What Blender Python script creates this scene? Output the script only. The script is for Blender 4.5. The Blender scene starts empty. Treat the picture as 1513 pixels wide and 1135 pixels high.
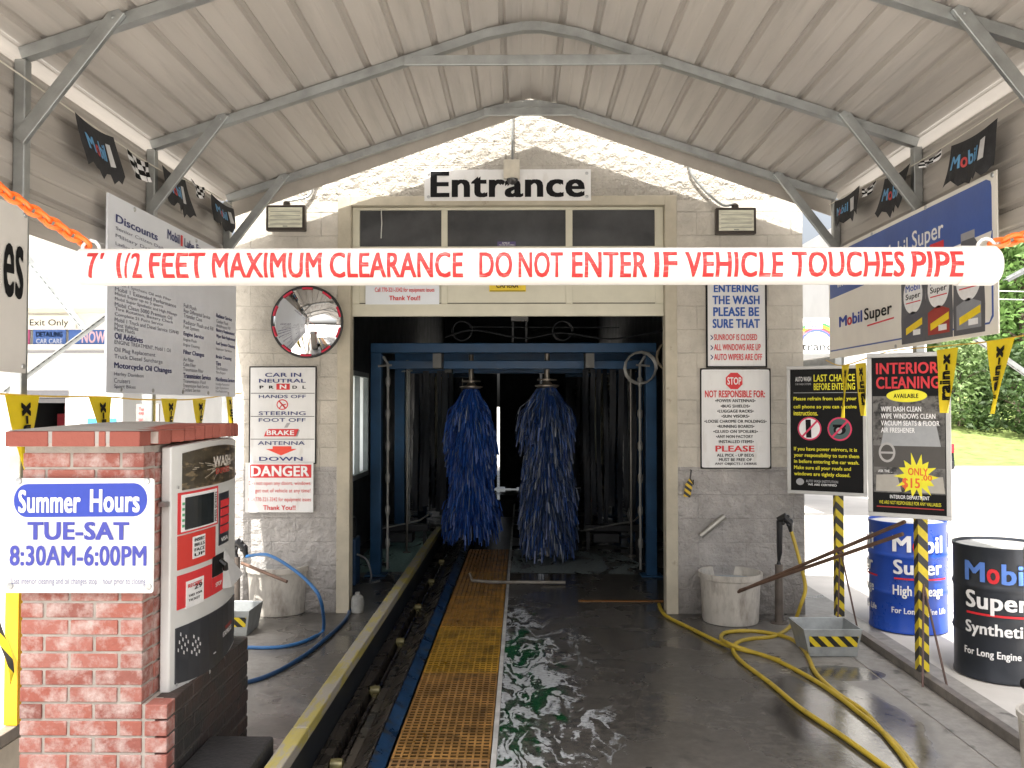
import bpy, bmesh, math, random
from mathutils import Vector, Matrix, Euler
random.seed(7)
S = bpy.context.scene
C = S.collection
R = math.radians

# ------------------------------------------------------------------ camera, sky, sun, exposure
cam_d = bpy.data.cameras.new("camera"); cam = bpy.data.objects.new("camera", cam_d); C.objects.link(cam)
cam_d.sensor_width = 36; cam_d.lens = 36 * 1310 / 1513; cam_d.clip_end = 3000; cam_d.clip_start = 0.05
cam.location = (0, 0, 1.75); cam.rotation_euler = (R(91.421), 0, R(0.678)); S.camera = cam
RC = cam.rotation_euler.to_matrix(); CL = Vector(cam.location)

SUN_EL, SUN_AZ = 60.0, 14.0            # azimuth measured from straight behind the viewer towards the left
to_sun = Vector((-math.sin(R(SUN_AZ)) * math.cos(R(SUN_EL)), -math.cos(R(SUN_AZ)) * math.cos(R(SUN_EL)), math.sin(R(SUN_EL))))
W = bpy.data.worlds.new("World"); S.world = W; W.use_nodes = True
nt = W.node_tree; bg = nt.nodes["Background"]
sk = nt.nodes.new("ShaderNodeTexSky"); sk.sky_type = 'NISHITA'; sk.sun_disc = False
sk.sun_elevation = R(SUN_EL); sk.sun_rotation = math.atan2(to_sun.x, to_sun.y)
sk.air_density = 1.0; sk.dust_density = 9.0; sk.ozone_density = 1.0
hs = nt.nodes.new("ShaderNodeHueSaturation"); hs.inputs['Saturation'].default_value = .40; hs.inputs['Value'].default_value = 1.0   # milky summer haze
nt.links.new(sk.outputs[0], hs.inputs['Color']); nt.links.new(hs.outputs[0], bg.inputs[0]); bg.inputs[1].default_value = 0.15
ld = bpy.data.lights.new("sun", 'SUN'); ld.energy = 5.0; ld.angle = R(0.5); ld.color = (1, .96, .9)
lo = bpy.data.objects.new("sun", ld); C.objects.link(lo); lo.location = (-6, -10, 20)
lo.rotation_euler = (-to_sun).to_track_quat('-Z', 'Y').to_euler()
S.view_settings.view_transform = 'Standard'; S.view_settings.look = 'None'
S.view_settings.exposure = 1.25; S.view_settings.gamma = 1
S.cycles.max_bounces = 10; S.cycles.diffuse_bounces = 6; S.cycles.glossy_bounces = 4
S.cycles.transparent_max_bounces = 12; S.cycles.caustics_reflective = False; S.cycles.caustics_refractive = False
S.cycles.use_denoising = True; S.cycles.sample_clamp_indirect = 6

# ------------------------------------------------------------------ helpers
def at(px, py, X=None, Y=None, Z=None):
    """the point of the place that a photo pixel shows on the plane X=, Y= or Z="""
    d = RC @ Vector(((px - 756.5) / 1310, -(py - 567.5) / 1310, -1))
    if Y is not None: t = (Y - CL.y) / d.y
    elif X is not None: t = (X - CL.x) / d.x
    else: t = (Z - CL.z) / d.z
    return CL + d * t

_M = {}
def N(m, t, **kw):
    n = m.node_tree.nodes.new(t)
    for k, v in kw.items(): setattr(n, k, v)
    return n
def L(m, a, b): m.node_tree.links.new(a, b)
def mat(name, col, rough=.6, metal=0, var=.15, scale=6, bump=0, bscale=40, col2=None, thr=None, rvar=0, stretch=(1, 1, 1), spec=.5, detail=5):
    """Principled surface whose colour, gloss and relief vary with noise; col2/thr = a second colour in patches"""
    if name in _M: return _M[name]
    m = bpy.data.materials.new(name); m.use_nodes = True
    b = m.node_tree.nodes["Principled BSDF"]; b.inputs['Metallic'].default_value = metal
    b.inputs['Roughness'].default_value = rough; b.inputs['Specular IOR Level'].default_value = spec
    tc = N(m, "ShaderNodeTexCoord"); mp = N(m, "ShaderNodeMapping"); mp.inputs['Scale'].default_value = stretch
    L(m, tc.outputs['Object'], mp.inputs[0])
    nz = N(m, "ShaderNodeTexNoise"); nz.inputs['Scale'].default_value = scale; nz.inputs['Detail'].default_value = detail; nz.inputs['Roughness'].default_value = .6
    L(m, mp.outputs[0], nz.inputs[0])
    rp = N(m, "ShaderNodeValToRGB"); L(m, nz.outputs[0], rp.inputs[0])
    e = rp.color_ramp.elements
    e[0].position, e[1].position = .3, .7
    e[0].color = (*[max(0, c * (1 - var)) for c in col], 1); e[1].color = (*[min(1, c * (1 + var)) for c in col], 1)
    out = rp.outputs[0]
    if col2:
        n2 = N(m, "ShaderNodeTexNoise"); n2.inputs['Scale'].default_value = scale * 1.7; n2.inputs['Detail'].default_value = 8; n2.inputs['Roughness'].default_value = .65
        L(m, mp.outputs[0], n2.inputs[0])
        r2 = N(m, "ShaderNodeMapRange"); r2.inputs[1].default_value = thr[0]; r2.inputs[2].default_value = thr[1]; L(m, n2.outputs[0], r2.inputs[0])
        mx = N(m, "ShaderNodeMix", data_type='RGBA'); L(m, r2.outputs[0], mx.inputs[0]); L(m, out, mx.inputs[6]); mx.inputs[7].default_value = (*col2, 1)
        out = mx.outputs[2]
    L(m, out, b.inputs['Base Color'])
    if rvar:
        mr = N(m, "ShaderNodeMapRange"); mr.inputs[1].default_value = .3; mr.inputs[2].default_value = .7
        mr.inputs[3].default_value = max(.02, rough - rvar); mr.inputs[4].default_value = min(1, rough + rvar)
        L(m, nz.outputs[0], mr.inputs[0]); L(m, mr.outputs[0], b.inputs['Roughness'])
    if bump:
        nb = N(m, "ShaderNodeTexNoise"); nb.inputs['Scale'].default_value = bscale; nb.inputs['Detail'].default_value = 4
        L(m, mp.outputs[0], nb.inputs[0])
        bp = N(m, "ShaderNodeBump"); bp.inputs['Strength'].default_value = bump; bp.inputs['Distance'].default_value = .02
        L(m, nb.outputs[0], bp.inputs['Height']); L(m, bp.outputs[0], b.inputs['Normal'])
    _M[name] = m
    return m
def ink(name, col, rough=.55, var=.06):
    return mat('ink_' + name, col, rough, 0, var, 25)
def stripes(name, c1, c2, freq=9.0, vec=(1, 1, 1), rough=.5):
    """painted or taped diagonal stripes"""
    if name in _M: return _M[name]
    m = bpy.data.materials.new(name); m.use_nodes = True; b = m.node_tree.nodes["Principled BSDF"]; b.inputs['Roughness'].default_value = rough
    tc = N(m, "ShaderNodeTexCoord"); dt = N(m, "ShaderNodeVectorMath", operation='DOT_PRODUCT'); dt.inputs[1].default_value = [v * freq for v in vec]
    L(m, tc.outputs['Object'], dt.inputs[0])
    fr = N(m, "ShaderNodeMath", operation='FRACT'); L(m, dt.outputs['Value'], fr.inputs[0])
    gt = N(m, "ShaderNodeMath", operation='GREATER_THAN'); gt.inputs[1].default_value = .5; L(m, fr.outputs[0], gt.inputs[0])
    nz = N(m, "ShaderNodeTexNoise"); nz.inputs['Scale'].default_value = 30; L(m, tc.outputs['Object'], nz.inputs[0])
    mx = N(m, "ShaderNodeMix", data_type='RGBA'); L(m, gt.outputs[0], mx.inputs[0]); mx.inputs[6].default_value = (*c1, 1); mx.inputs[7].default_value = (*c2, 1)
    m2 = N(m, "ShaderNodeMix", data_type='RGBA', blend_type='MULTIPLY'); m2.inputs[0].default_value = .35; L(m, mx.outputs[2], m2.inputs[6]); L(m, nz.outputs[0], m2.inputs[7])
    L(m, m2.outputs[2], b.inputs['Base Color']); _M[name] = m
    return m

def island_mat(name, cols, rough=.6, white=None, dirt=None, bump=.3, bscale=60, spec=.5, metal=0, trans=0):
    """colour picked at random for each loose piece (brick, bristle, leaf); white = (colour, lo, hi, scale) smear"""
    if name in _M: return _M[name]
    m = bpy.data.materials.new(name); m.use_nodes = True; b = m.node_tree.nodes["Principled BSDF"]; b.inputs['Roughness'].default_value = rough
    b.inputs['Specular IOR Level'].default_value = spec; b.inputs['Metallic'].default_value = metal
    g = N(m, "ShaderNodeNewGeometry"); rp = N(m, "ShaderNodeValToRGB"); L(m, g.outputs['Random Per Island'], rp.inputs[0])
    while len(rp.color_ramp.elements) < len(cols): rp.color_ramp.elements.new(.5)
    for i, c in enumerate(cols):
        rp.color_ramp.elements[i].position = i / max(1, len(cols) - 1); rp.color_ramp.elements[i].color = (*c, 1)
    out = rp.outputs[0]
    tc = N(m, "ShaderNodeTexCoord")
    if white:
        n2 = N(m, "ShaderNodeTexNoise"); n2.inputs['Scale'].default_value = white[3]; n2.inputs['Detail'].default_value = 8; n2.inputs['Roughness'].default_value = .7
        L(m, tc.outputs['Object'], n2.inputs[0])
        r2 = N(m, "ShaderNodeMapRange"); r2.inputs[1].default_value = white[1]; r2.inputs[2].default_value = white[2]; L(m, n2.outputs[0], r2.inputs[0])
        mx = N(m, "ShaderNodeMix", data_type='RGBA'); L(m, r2.outputs[0], mx.inputs[0]); L(m, out, mx.inputs[6]); mx.inputs[7].default_value = (*white[0], 1)
        out = mx.outputs[2]
    L(m, out, b.inputs['Base Color'])
    if trans:
        tr = N(m, "ShaderNodeBsdfTranslucent"); L(m, out, tr.inputs[0]); ms = N(m, "ShaderNodeMixShader"); ms.inputs[0].default_value = trans
        L(m, b.outputs[0], ms.inputs[1]); L(m, tr.outputs[0], ms.inputs[2]); L(m, ms.outputs[0], m.node_tree.nodes["Material Output"].inputs[0])
    if bump:
        nb = N(m, "ShaderNodeTexNoise"); nb.inputs['Scale'].default_value = bscale; L(m, tc.outputs['Object'], nb.inputs[0])
        bp = N(m, "ShaderNodeBump"); bp.inputs['Strength'].default_value = bump; bp.inputs['Distance'].default_value = .01
        L(m, nb.outputs[0], bp.inputs['Height']); L(m, bp.outputs[0], b.inputs['Normal'])
    _M[name] = m
    return m

def tag(o, label=None, cat=None, group=None, kind=None):
    if label: o['label'] = label
    if cat: o['category'] = cat
    if group: o['group'] = group
    if kind: o['kind'] = kind
    return o
_WM = {}
def thing(name, label, cat, loc=(0, 0, 0), rotz=0, group=None, rot=None):
    o = bpy.data.objects.new(name, None); C.objects.link(o); o.empty_display_size = .1
    o.location = loc; o.rotation_euler = rot if rot else (0, 0, rotz)
    _WM[o] = Matrix.Translation(Vector(loc)) @ o.rotation_euler.to_matrix().to_4x4()
    return tag(o, label, cat, group)
def top_of(o):
    while o.parent: o = o.parent
    return o
def dup(root, loc, label, rotz=None, group=None):
    r = root.copy(); C.objects.link(r); r.location = loc
    if rotz is not None: r.rotation_euler = (0, 0, rotz)
    r['label'] = label
    if group: r['group'] = group
    for ch in list(root.children):
        c = ch.copy(); C.objects.link(c); c.parent = r
        for g in ch.children:
            d = g.copy(); C.objects.link(d); d.parent = c
    _WM[r] = Matrix.Translation(Vector(loc)) @ r.rotation_euler.to_matrix().to_4x4()
    return r

class MB:
    def __init__(s): s.v = []; s.f = []
    def add(s, vs, fs):
        k = len(s.v); s.v += [Vector(p) for p in vs]; s.f += [tuple(i + k for i in f) for f in fs]; return s
    def box(s, lo, hi, taper=None):
        (a, b, c), (d, e, f) = lo, hi
        v = [(a, b, c), (d, b, c), (d, e, c), (a, e, c), (a, b, f), (d, b, f), (d, e, f), (a, e, f)]
        return s.add(v, [(0, 3, 2, 1), (4, 5, 6, 7), (0, 1, 5, 4), (1, 2, 6, 5), (2, 3, 7, 6), (3, 0, 4, 7)])
    def beam(s, p, q, w, h, up=(0, 0, 1)):
        p, q = Vector(p), Vector(q); d = (q - p).normalized(); u = Vector(up); x = d.cross(u)
        if x.length < 1e-4: x = d.cross(Vector((1, 0, 0)))
        x.normalize(); u = x.cross(d); x = x * w / 2; u = u * h / 2
        v = [p - x - u, p + x - u, p + x + u, p - x + u, q - x - u, q + x - u, q + x + u, q - x + u]
        return s.add(v, [(0, 1, 2, 3), (7, 6, 5, 4), (0, 4, 5, 1), (1, 5, 6, 2), (2, 6, 7, 3), (3, 7, 4, 0)])
    def tube(s, pts, r, n=8, closed=False, cap=True):
        P = [Vector(p) for p in pts]; m = len(P); rr = r if isinstance(r, (list, tuple)) else [r] * m
        u = None; rings = []
        for i in range(m):
            a = P[(i - 1) % m] if (i or closed) else P[0]; b = P[(i + 1) % m] if (i < m - 1 or closed) else P[-1]
            t = (b - a).normalized()
            if u is None:
                u = t.cross(Vector((0, 0, 1)))
                if u.length < 1e-3: u = t.cross(Vector((0, 1, 0)))
            u = (u - t * u.dot(t)).normalized(); w = t.cross(u)
            rings.append([P[i] + (u * math.cos(2 * math.pi * k / n) + w * math.sin(2 * math.pi * k / n)) * rr[i] for k in range(n)])
        vs = [p for g in rings for p in g]; fs = []
        for i in range(m if closed else m - 1):
            for k in range(n):
                A, B = i * n, ((i + 1) % m) * n; fs.append((A + k, A + (k + 1) % n, B + (k + 1) % n, B + k))
        if cap and not closed: fs += [tuple(range(n))[::-1], tuple((m - 1) * n + k for k in range(n))]
        return s.add(vs, fs)
    def lathe(s, prof, c=(0, 0, 0), n=32, axis='z', a0=0):
        vs = []; fs = []; m = len(prof)
        for r, z in prof:
            for k in range(n):
                a = a0 + 2 * math.pi * k / n; x, y = r * math.cos(a), r * math.sin(a)
                p = (x, y, z) if axis == 'z' else ((x, z, y) if axis == 'y' else (z, x, y))
                vs.append(Vector(p) + Vector(c))
        for i in range(m - 1):
            for k in range(n):
                q = (i * n + k, i * n + (k + 1) % n, (i + 1) * n + (k + 1) % n, (i + 1) * n + k)
                fs.append(q if axis != 'y' else q[::-1])
        return s.add(vs, fs)
    def sphere(s, c, r, n=12, sq=(1, 1, 1)):
        return s.lathe([(max(1e-4, r * math.sin(math.pi * i / n)) , -r * math.cos(math.pi * i / n)) for i in range(n + 1)], c, n * 2)
    def prism(s, poly, y0, y1):
        """polygon in x,z (counter-clockwise seen from -y) pushed from y0 to y1"""
        n = len(poly); v = [(x, y0, z) for x, z in poly] + [(x, y1, z) for x, z in poly]
        f = [tuple(range(n)), tuple(range(2 * n - 1, n - 1, -1))] + [(i, i + n, (i + 1) % n + n, (i + 1) % n) for i in range(n)]
        return s.add(v, f)
    def sheet(s, fn, nu, nv):
        vs = [fn(i / nu, j / nv) for j in range(nv + 1) for i in range(nu + 1)]
        return s.add(vs, [(j * (nu + 1) + i, j * (nu + 1) + i + 1, (j + 1) * (nu + 1) + i + 1, (j + 1) * (nu + 1) + i) for j in range(nv) for i in range(nu)])
    def lay(s, fn, v, f):
        """flat lettering wrapped on the surface fn(x, y), each stroke layer a hair above the one below"""
        P = []
        for x, y, l in v:
            p = Vector(fn(x, y))
            if l:
                n = (Vector(fn(x + .01, y)) - p).cross(Vector(fn(x, y + .01)) - p); p = p + n.normalized() * (l * .00022)
            P.append(p)
        return s.add(P, f)
    def build(s, name, m, parent=None, local=False, smooth=False, bevel=0, ang=35):
        o = None; V = s.v
        off = Vector((0, 0, 0))
        if parent is not None:
            if not local:
                inv = _WM[top_of(parent)].inverted() if top_of(parent) in _WM else Matrix.Translation(-top_of(parent).location)
                V = [inv @ p for p in V]
        elif not local and V:
            xs = [p.x for p in V]; ys = [p.y for p in V]
            off = Vector(((min(xs) + max(xs)) / 2, (min(ys) + max(ys)) / 2, min(p.z for p in V)))
            V = [p - off for p in V]
        me = bpy.data.meshes.new(name); me.from_pydata([tuple(p) for p in V], [], s.f); me.materials.append(m)
        me.validate(); me.update()
        if smooth:
            me.shade_smooth()
            me.set_sharp_from_angle(angle=R(ang))
        o = bpy.data.objects.new(name, me); C.objects.link(o); o.location = off
        if parent is not None: o.parent = parent
        if bevel:
            b = o.modifiers.new("bevel", 'BEVEL'); b.width = bevel; b.segments = 2; b.limit_method = 'ANGLE'
        return o

_T = {}
def glyphs(txt, bold=0, cuts=0):
    """vertices (x, y in 0..1 of the text's own box, layer) and faces of a line of lettering; bold = strokes laid side by side"""
    k = (txt, bold, cuts)
    if k in _T: return _T[k]
    cu = bpy.data.curves.new("t", 'FONT'); cu.body = txt; cu.resolution_u = 3; cu.space_character = 1 + bold * 1.6
    ob = bpy.data.objects.new("t", cu); C.objects.link(ob)
    dg = bpy.context.evaluated_depsgraph_get(); dg.update()
    ev = ob.evaluated_get(dg); me = ev.to_mesh(); bm = bmesh.new(); bm.from_mesh(me); ev.to_mesh_clear()
    bpy.data.objects.remove(ob); bpy.data.curves.remove(cu)
    for i in range(cuts):
        bmesh.ops.bisect_plane(bm, geom=bm.verts[:] + bm.edges[:] + bm.faces[:], plane_co=(0, -.15 + .95 * (i + .5) / cuts, 0), plane_no=(0, 1, 0))
    bm.verts.index_update(); bv = [(p.co.x, p.co.y) for p in bm.verts]; bf = [tuple(p.index for p in g.verts) for g in bm.faces]; bm.free()
    sh = [(0, 0)] if bold < .004 else [(-bold, -bold * .5), (bold, -bold * .5), (-bold, bold * .5), (bold, bold * .5)]
    v = []; f = []
    for l, (dx, dy) in enumerate(sh):
        o = len(v); v += [(x + dx, y + dy, l) for x, y in bv]; f += [tuple(i + o for i in g) for g in bf]
    x0, x1 = min(p[0] for p in v), max(p[0] for p in v); y0, y1 = min(p[1] for p in v), max(p[1] for p in v)
    v = [((p - x0) / (x1 - x0), (q - y0) / (y1 - y0), l) for p, q, l in v]
    _T[k] = (v, f, (x1 - x0) / (y1 - y0)); return _T[k]

def sign(name, label, cat, w, h, loc, rotz, box, items, base, thick=.012, frame=None, group=None, rot=None, board=None, corner=0, bolts=None):
    """flat sign; box = (l,t,r,b) units in which the items are given; front faces local -y, origin at the foot of the board"""
    root = thing(name, label, cat, loc, rotz, group, rot)
    l, t, r, b = box
    X = lambda x: (x - l) / (r - l) * w - w / 2
    Z = lambda y: (b - y) / (b - t) * h
    m = MB()
    if corner:
        P = []
        for cx, cz, a in ((w / 2 - corner, corner, -90), (w / 2 - corner, h - corner, 0), (-w / 2 + corner, h - corner, 90), (-w / 2 + corner, corner, 180)):
            for k in range(5): P.append((cx + corner * math.cos(R(a + 22.5 * k)), cz + corner * math.sin(R(a + 22.5 * k))))
        m.prism(P, 0, thick)
    else: m.box((-w / 2, 0, 0), (w / 2, thick, h))
    m.build(board or 'board', base, root, True)
    if frame:
        fw, fm, fd = frame; q = MB()
        q.box((-w / 2 - fw, -fd, -fw), (w / 2 + fw, thick + .004, 0)); q.box((-w / 2 - fw, -fd, h), (w / 2 + fw, thick + .004, h + fw))
        q.box((-w / 2 - fw, -fd, 0), (-w / 2, thick + .004, h)); q.box((w / 2, -fd, 0), (w / 2 + fw, thick + .004, h))
        q.build('frame', fm, root, True, bevel=.003)
    if bolts:
        for bx, by in bolts:
            q = MB(); q.lathe([(.001, -.008), (.012, -.006), (.014, -.001), (.014, .001)], (X(bx), 0, Z(by)), 12, 'y')
            q.build('bolt', mat('zinc', (.45, .46, .46), .35, .8), root, True)
    G = {}
    for it in items:
        k = it[0]; lay = .0012
        if k == 't':          # text, l, t, r, b, material, bold
            _, txt, x0, y0, x1, y1, mt, bd = it[:8]
            v, f, asp = glyphs(txt, bd); z1, z0 = Z(y0), Z(y1); X0 = X(x0)
            X1 = X(x1) if x1 is not None else X0 + asp * (z1 - z0) * .85
            g = G.setdefault(('lettering', mt, len(G)), MB())
            g.lay(lambda a, c: (X0 + a * (X1 - X0), -.0030, z0 + c * (z1 - z0)), v, f)
        elif k == 'v':        # text reading upwards
            _, txt, x0, y0, x1, y1, mt, bd = it[:8]
            v, f, asp = glyphs(txt, bd); z1, z0 = Z(y0), Z(y1)
            G.setdefault(('lettering', mt, len(G)), MB()).lay(lambda a, c: (X(x0) + (1 - c) * (X(x1) - X(x0)), -.003, z0 + a * (z1 - z0)), v, f)
        elif k == 'r':        # part, l, t, r, b, material, lift
            _, pn, x0, y0, x1, y1, mt = it[:7]; lf = it[7] if len(it) > 7 else .0014
            G.setdefault((pn, mt, len(G)), MB()).prism([(X(x0), Z(y1)), (X(x1), Z(y1)), (X(x1), Z(y0)), (X(x0), Z(y0))], -lf, -.0002)
        elif k == 'p':        # part, points, material, lift
            _, pn, pts, mt = it[:4]; lf = it[4] if len(it) > 4 else .0018
            P = [(X(a), Z(c)) for a, c in pts]
            ar = sum(P[i][0] * P[(i + 1) % len(P)][1] - P[(i + 1) % len(P)][0] * P[i][1] for i in range(len(P)))
            if ar < 0: P = P[::-1]
            G.setdefault((pn, mt, len(G)), MB()).prism(P, -lf, -.0002)
        elif k == 'o':        # part, cx, cy, rx, ry, material, lift
            _, pn, cx, cy, rx, ry, mt = it[:7]; lf = it[7] if len(it) > 7 else .0018; n = it[8] if len(it) > 8 else 28
            P = [(X(cx + rx * math.cos(2 * math.pi * (i + .5) / n)), Z(cy - ry * math.sin(2 * math.pi * (i + .5) / n))) for i in range(n)]
            G.setdefault((pn, mt, len(G)), MB()).prism(P, -lf, -.0002)
    for (pn, mt, _), g in G.items(): g.build(pn, mt, root, True)
    return root
def fsign(name, label, cat, l, t, r, b, Y, items, base, **kw):
    """a sign on a wall that faces the viewer, items in photo pixels"""
    p, q = at(l, b, Y=Y), at(r, t, Y=Y)
    return sign(name, label, cat, q.x - p.x, q.z - p.z, ((p.x + q.x) / 2, Y, p.z), 0, (l, t, r, b), items, base, **kw)
def smooth_path(pts, k=6):
    P = [Vector(p) for p in pts]; out = []
    for i in range(len(P) - 1):
        a, b, c, d = P[max(0, i - 1)], P[i], P[i + 1], P[min(len(P) - 1, i + 2)]
        for j in range(k):
            t = j / k
            out.append(.5 * ((2 * b) + (c - a) * t + (2 * a - 5 * b + 4 * c - d) * t * t + (3 * b - a - 3 * c + d) * t ** 3))
    return out + [P[-1]]
# ------------------------------------------------------------------ setting: ground, floor, road, bank
def floor_mat():
    m = bpy.data.materials.new("wet_concrete"); m.use_nodes = True; b = m.node_tree.nodes["Principled BSDF"]
    tc = N(m, "ShaderNodeTexCoord"); sx = N(m, "ShaderNodeSeparateXYZ"); L(m, tc.outputs['Object'], sx.inputs[0])
    n1 = N(m, "ShaderNodeTexNoise"); n1.inputs['Scale'].default_value = .9; n1.inputs['Detail'].default_value = 8; n1.inputs['Roughness'].default_value = .62; L(m, tc.outputs['Object'], n1.inputs[0])
    n2 = N(m, "ShaderNodeTexNoise"); n2.inputs['Scale'].default_value = 14; n2.inputs['Detail'].default_value = 8; n2.inputs['Roughness'].default_value = .7; L(m, tc.outputs['Object'], n2.inputs[0])
    # wetness: soaked in the lane, drying out towards the right edge and the left edge
    def mr(src, a, c, d, e):
        q = N(m, "ShaderNodeMapRange"); q.inputs[1].default_value = a; q.inputs[2].default_value = c; q.inputs[3].default_value = d; q.inputs[4].default_value = e; L(m, src, q.inputs[0]); return q.outputs[0]
    def mth(op, a, c):
        q = N(m, "ShaderNodeMath", operation=op)
        for i, z in enumerate((a, c)):
            if isinstance(z, (int, float)): q.inputs[i].default_value = z
            else: L(m, z, q.inputs[i])
        return q.outputs[0]
    right = mr(sx.outputs[0], 1.3, 2.3, 1, 0); left = mr(sx.outputs[0], -2.3, -1.2, 0, 1)
    lane = mth('MINIMUM', right, left)
    deep = mr(sx.outputs[1], 6.2, 7.6, 0, .45)
    wet = mth('ADD', mth('ADD', lane, deep), mth('MULTIPLY', mth('SUBTRACT', n1.outputs[0], .5), 2.2))
    wet = mr(wet, .25, .85, 0, 1)
    rp = N(m, "ShaderNodeValToRGB"); L(m, n2.outputs[0], rp.inputs[0]); e = rp.color_ramp.elements
    e[0].position, e[1].position = .3, .75; e[0].color = (.20, .19, .175, 1); e[1].color = (.34, .325, .30, 1)
    r2 = N(m, "ShaderNodeValToRGB"); L(m, n2.outputs[0], r2.inputs[0]); e = r2.color_ramp.elements
    e[0].position, e[1].position = .3, .75; e[0].color = (.042, .039, .035, 1); e[1].color = (.105, .098, .088, 1)
    mx = N(m, "ShaderNodeMix", data_type='RGBA'); L(m, wet, mx.inputs[0]); L(m, rp.outputs[0], mx.inputs[6]); L(m, r2.outputs[0], mx.inputs[7])
    # oil spots
    vo = N(m, "ShaderNodeTexNoise"); vo.inputs['Scale'].default_value = 5; vo.inputs['Detail'].default_value = 3; L(m, tc.outputs['Object'], vo.inputs[0])
    sp = mr(vo.outputs[0], .64, .70, 1, .45)
    m3 = N(m, "ShaderNodeMix", data_type='RGBA', blend_type='MULTIPLY'); m3.inputs[0].default_value = 1; L(m, mx.outputs[2], m3.inputs[6]); L(m, sp, m3.inputs[7])
    L(m, m3.outputs[2], b.inputs['Base Color'])
    n3 = N(m, "ShaderNodeTexNoise"); n3.inputs['Scale'].default_value = 1.7; n3.inputs['Detail'].default_value = 5; L(m, tc.outputs['Object'], n3.inputs[0])
    pud = mr(n3.outputs[0], .46, .58, .34, .06)
    dry = mr(wet, 0, 1, .62, 0)
    def pool(x, y, rx, ry):                                        # standing water in a hollow of the slab
        u = mth('MULTIPLY', mth('SUBTRACT', sx.outputs[0], x), 1 / rx); v = mth('MULTIPLY', mth('SUBTRACT', sx.outputs[1], y), 1 / ry)
        r2 = mth('ADD', mth('MULTIPLY', u, u), mth('MULTIPLY', v, v)); r2 = mth('ADD', r2, mth('MULTIPLY', mth('SUBTRACT', n3.outputs[0], .5), 1.6))
        return mr(r2, .75, 1.15, 0, 1)
    pools = mth('MINIMUM', pool(1.80, 5.0, .40, .85), pool(2.08, 5.88, .30, .17))
    rgh = mth('MAXIMUM', pud, dry)
    L(m, mth('MAXIMUM', mth('MULTIPLY', rgh, pools), .045), b.inputs['Roughness'])
    m4 = N(m, "ShaderNodeMix", data_type='RGBA', blend_type='MULTIPLY'); m4.inputs[0].default_value = 1; L(m, m3.outputs[2], m4.inputs[6]); L(m, mr(pools, 0, 1, .45, 1), m4.inputs[7]); L(m, m4.outputs[2], b.inputs['Base Color'])
    bp = N(m, "ShaderNodeBump"); bp.inputs['Strength'].default_value = .12; bp.inputs['Distance'].default_value = .01; L(m, n2.outputs[0], bp.inputs['Height']); L(m, bp.outputs[0], b.inputs['Normal'])
    return m
M_floor = floor_mat()
M_lot = mat('lot_concrete', (.50, .48, .45), .85, 0, .12, 1.2, .1, 60)
M_pit = mat('pit_steel', (.03, .028, .026), .45, .3, .5, 8, .3, 30)
def struct(name, mb, m): return tag(mb.build(name, m, None, True), kind='structure')
TX0, TX1 = -1.12, -.157        # the conveyor trench, left and right lip
g = MB()
for x0, x1, y0, y1 in ((-1200, TX0, -400, 1500), (TX1, 1200, -400, 1500), (TX0, TX1, -400, 1.4), (TX0, TX1, 16.6, 1500)):
    g.add([(x0, y0, -.006), (x1, y0, -.006), (x1, y1, -.006), (x0, y1, -.006)], [(0, 1, 2, 3)])
struct('parking_lot', g, M_lot)
g = MB()
for x0, x1, y0, y1 in ((-2.75, TX0, 1.4, 24), (TX1, 2.292, 1.4, 24), (TX0, TX1, 16.6, 24), (2.304, 2.78, 1.4, 24)):
    g.sheet(lambda u, v: (x0 + (x1 - x0) * u, y0 + (y1 - y0) * v, .0), 1, 1)
struct('floor', g, M_floor)
g = MB()
g.add([(TX0, 1.4, -.42), (TX1, 1.4, -.42), (TX1, 16.6, -.42), (TX0, 16.6, -.42), (TX0, 1.4, 0), (TX1, 1.4, 0), (TX1, 16.6, 0), (TX0, 16.6, 0)],
      [(0, 1, 2, 3), (0, 4, 5, 1), (1, 5, 6, 2), (2, 6, 7, 3), (3, 7, 4, 0)])
struct('conveyor_pit', g, M_pit)
M_grass = mat('lawn', (.16, .21, .055), .9, 0, .45, 3, .5, 90)
g = MB()
def bank(u, v):
    x = 9.5 + 50 * u; y = 24 + 46 * v
    e = min(1, v / .2); return (x, y, .14 + 1.1 * (e * e * (3 - 2 * e)) + 1.2 * v + .06 * math.sin(x * 1.3) * e)
g.sheet(bank, 40, 40); struct('grass_bank', g, M_grass)
g = MB(); g.box((9.2, 23.6, -.004), (60, 23.98, .14)); struct('kerb', g, mat('kerb_concrete', (.45, .43, .40), .85, 0, .1, 5))

# ------------------------------------------------------------------ carport (one thing, many members)
M_galv = mat('galvanised', (.36, .375, .37), .42, .75, .16, 9, .05, 90, rvar=.1)
def sheet_mat(name, col, streak):
    m = mat(name, col, .36, 0, .12, 2.2, .06, 3, rvar=.08, stretch=streak, col2=tuple(c * .66 for c in col), thr=(.5, .85))
    return m
M_sheet = sheet_mat('roof_paint', (.43, .40, .365), (2.2, .18, 2.2))
M_sheet2 = sheet_mat('side_paint', (.42, .39, .355), (1, .18, 2.2))
CX, HW, ZE, ZR = .065, 2.48, 3.45, 4.275
SL = (ZR - ZE) / HW; Y0, Y1 = 1.7, 7.32; T = .057
FR = [2.72, 4.22, 5.72, 7.20]
cp = thing('carport', 'open steel drive-through canopy with ribbed metal roof and galvanised frames', 'canopy', (CX, 4.9, 0))
def zr(dx): return ZR - abs(dx) * SL
prof = []                                                          # rib profile along the slope
s_ = 0.0; LS = 2.66 * math.sqrt(1 + SL * SL)
while s_ < LS:
    for ds, h in ((.0, 0), (.072, 0), (.080, .002), (.092, .002), (.100, 0), (.180, 0), (.193, .024), (.217, .024)):
        if s_ + ds < LS: prof.append((s_ + ds, h))
    s_ += .230
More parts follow.
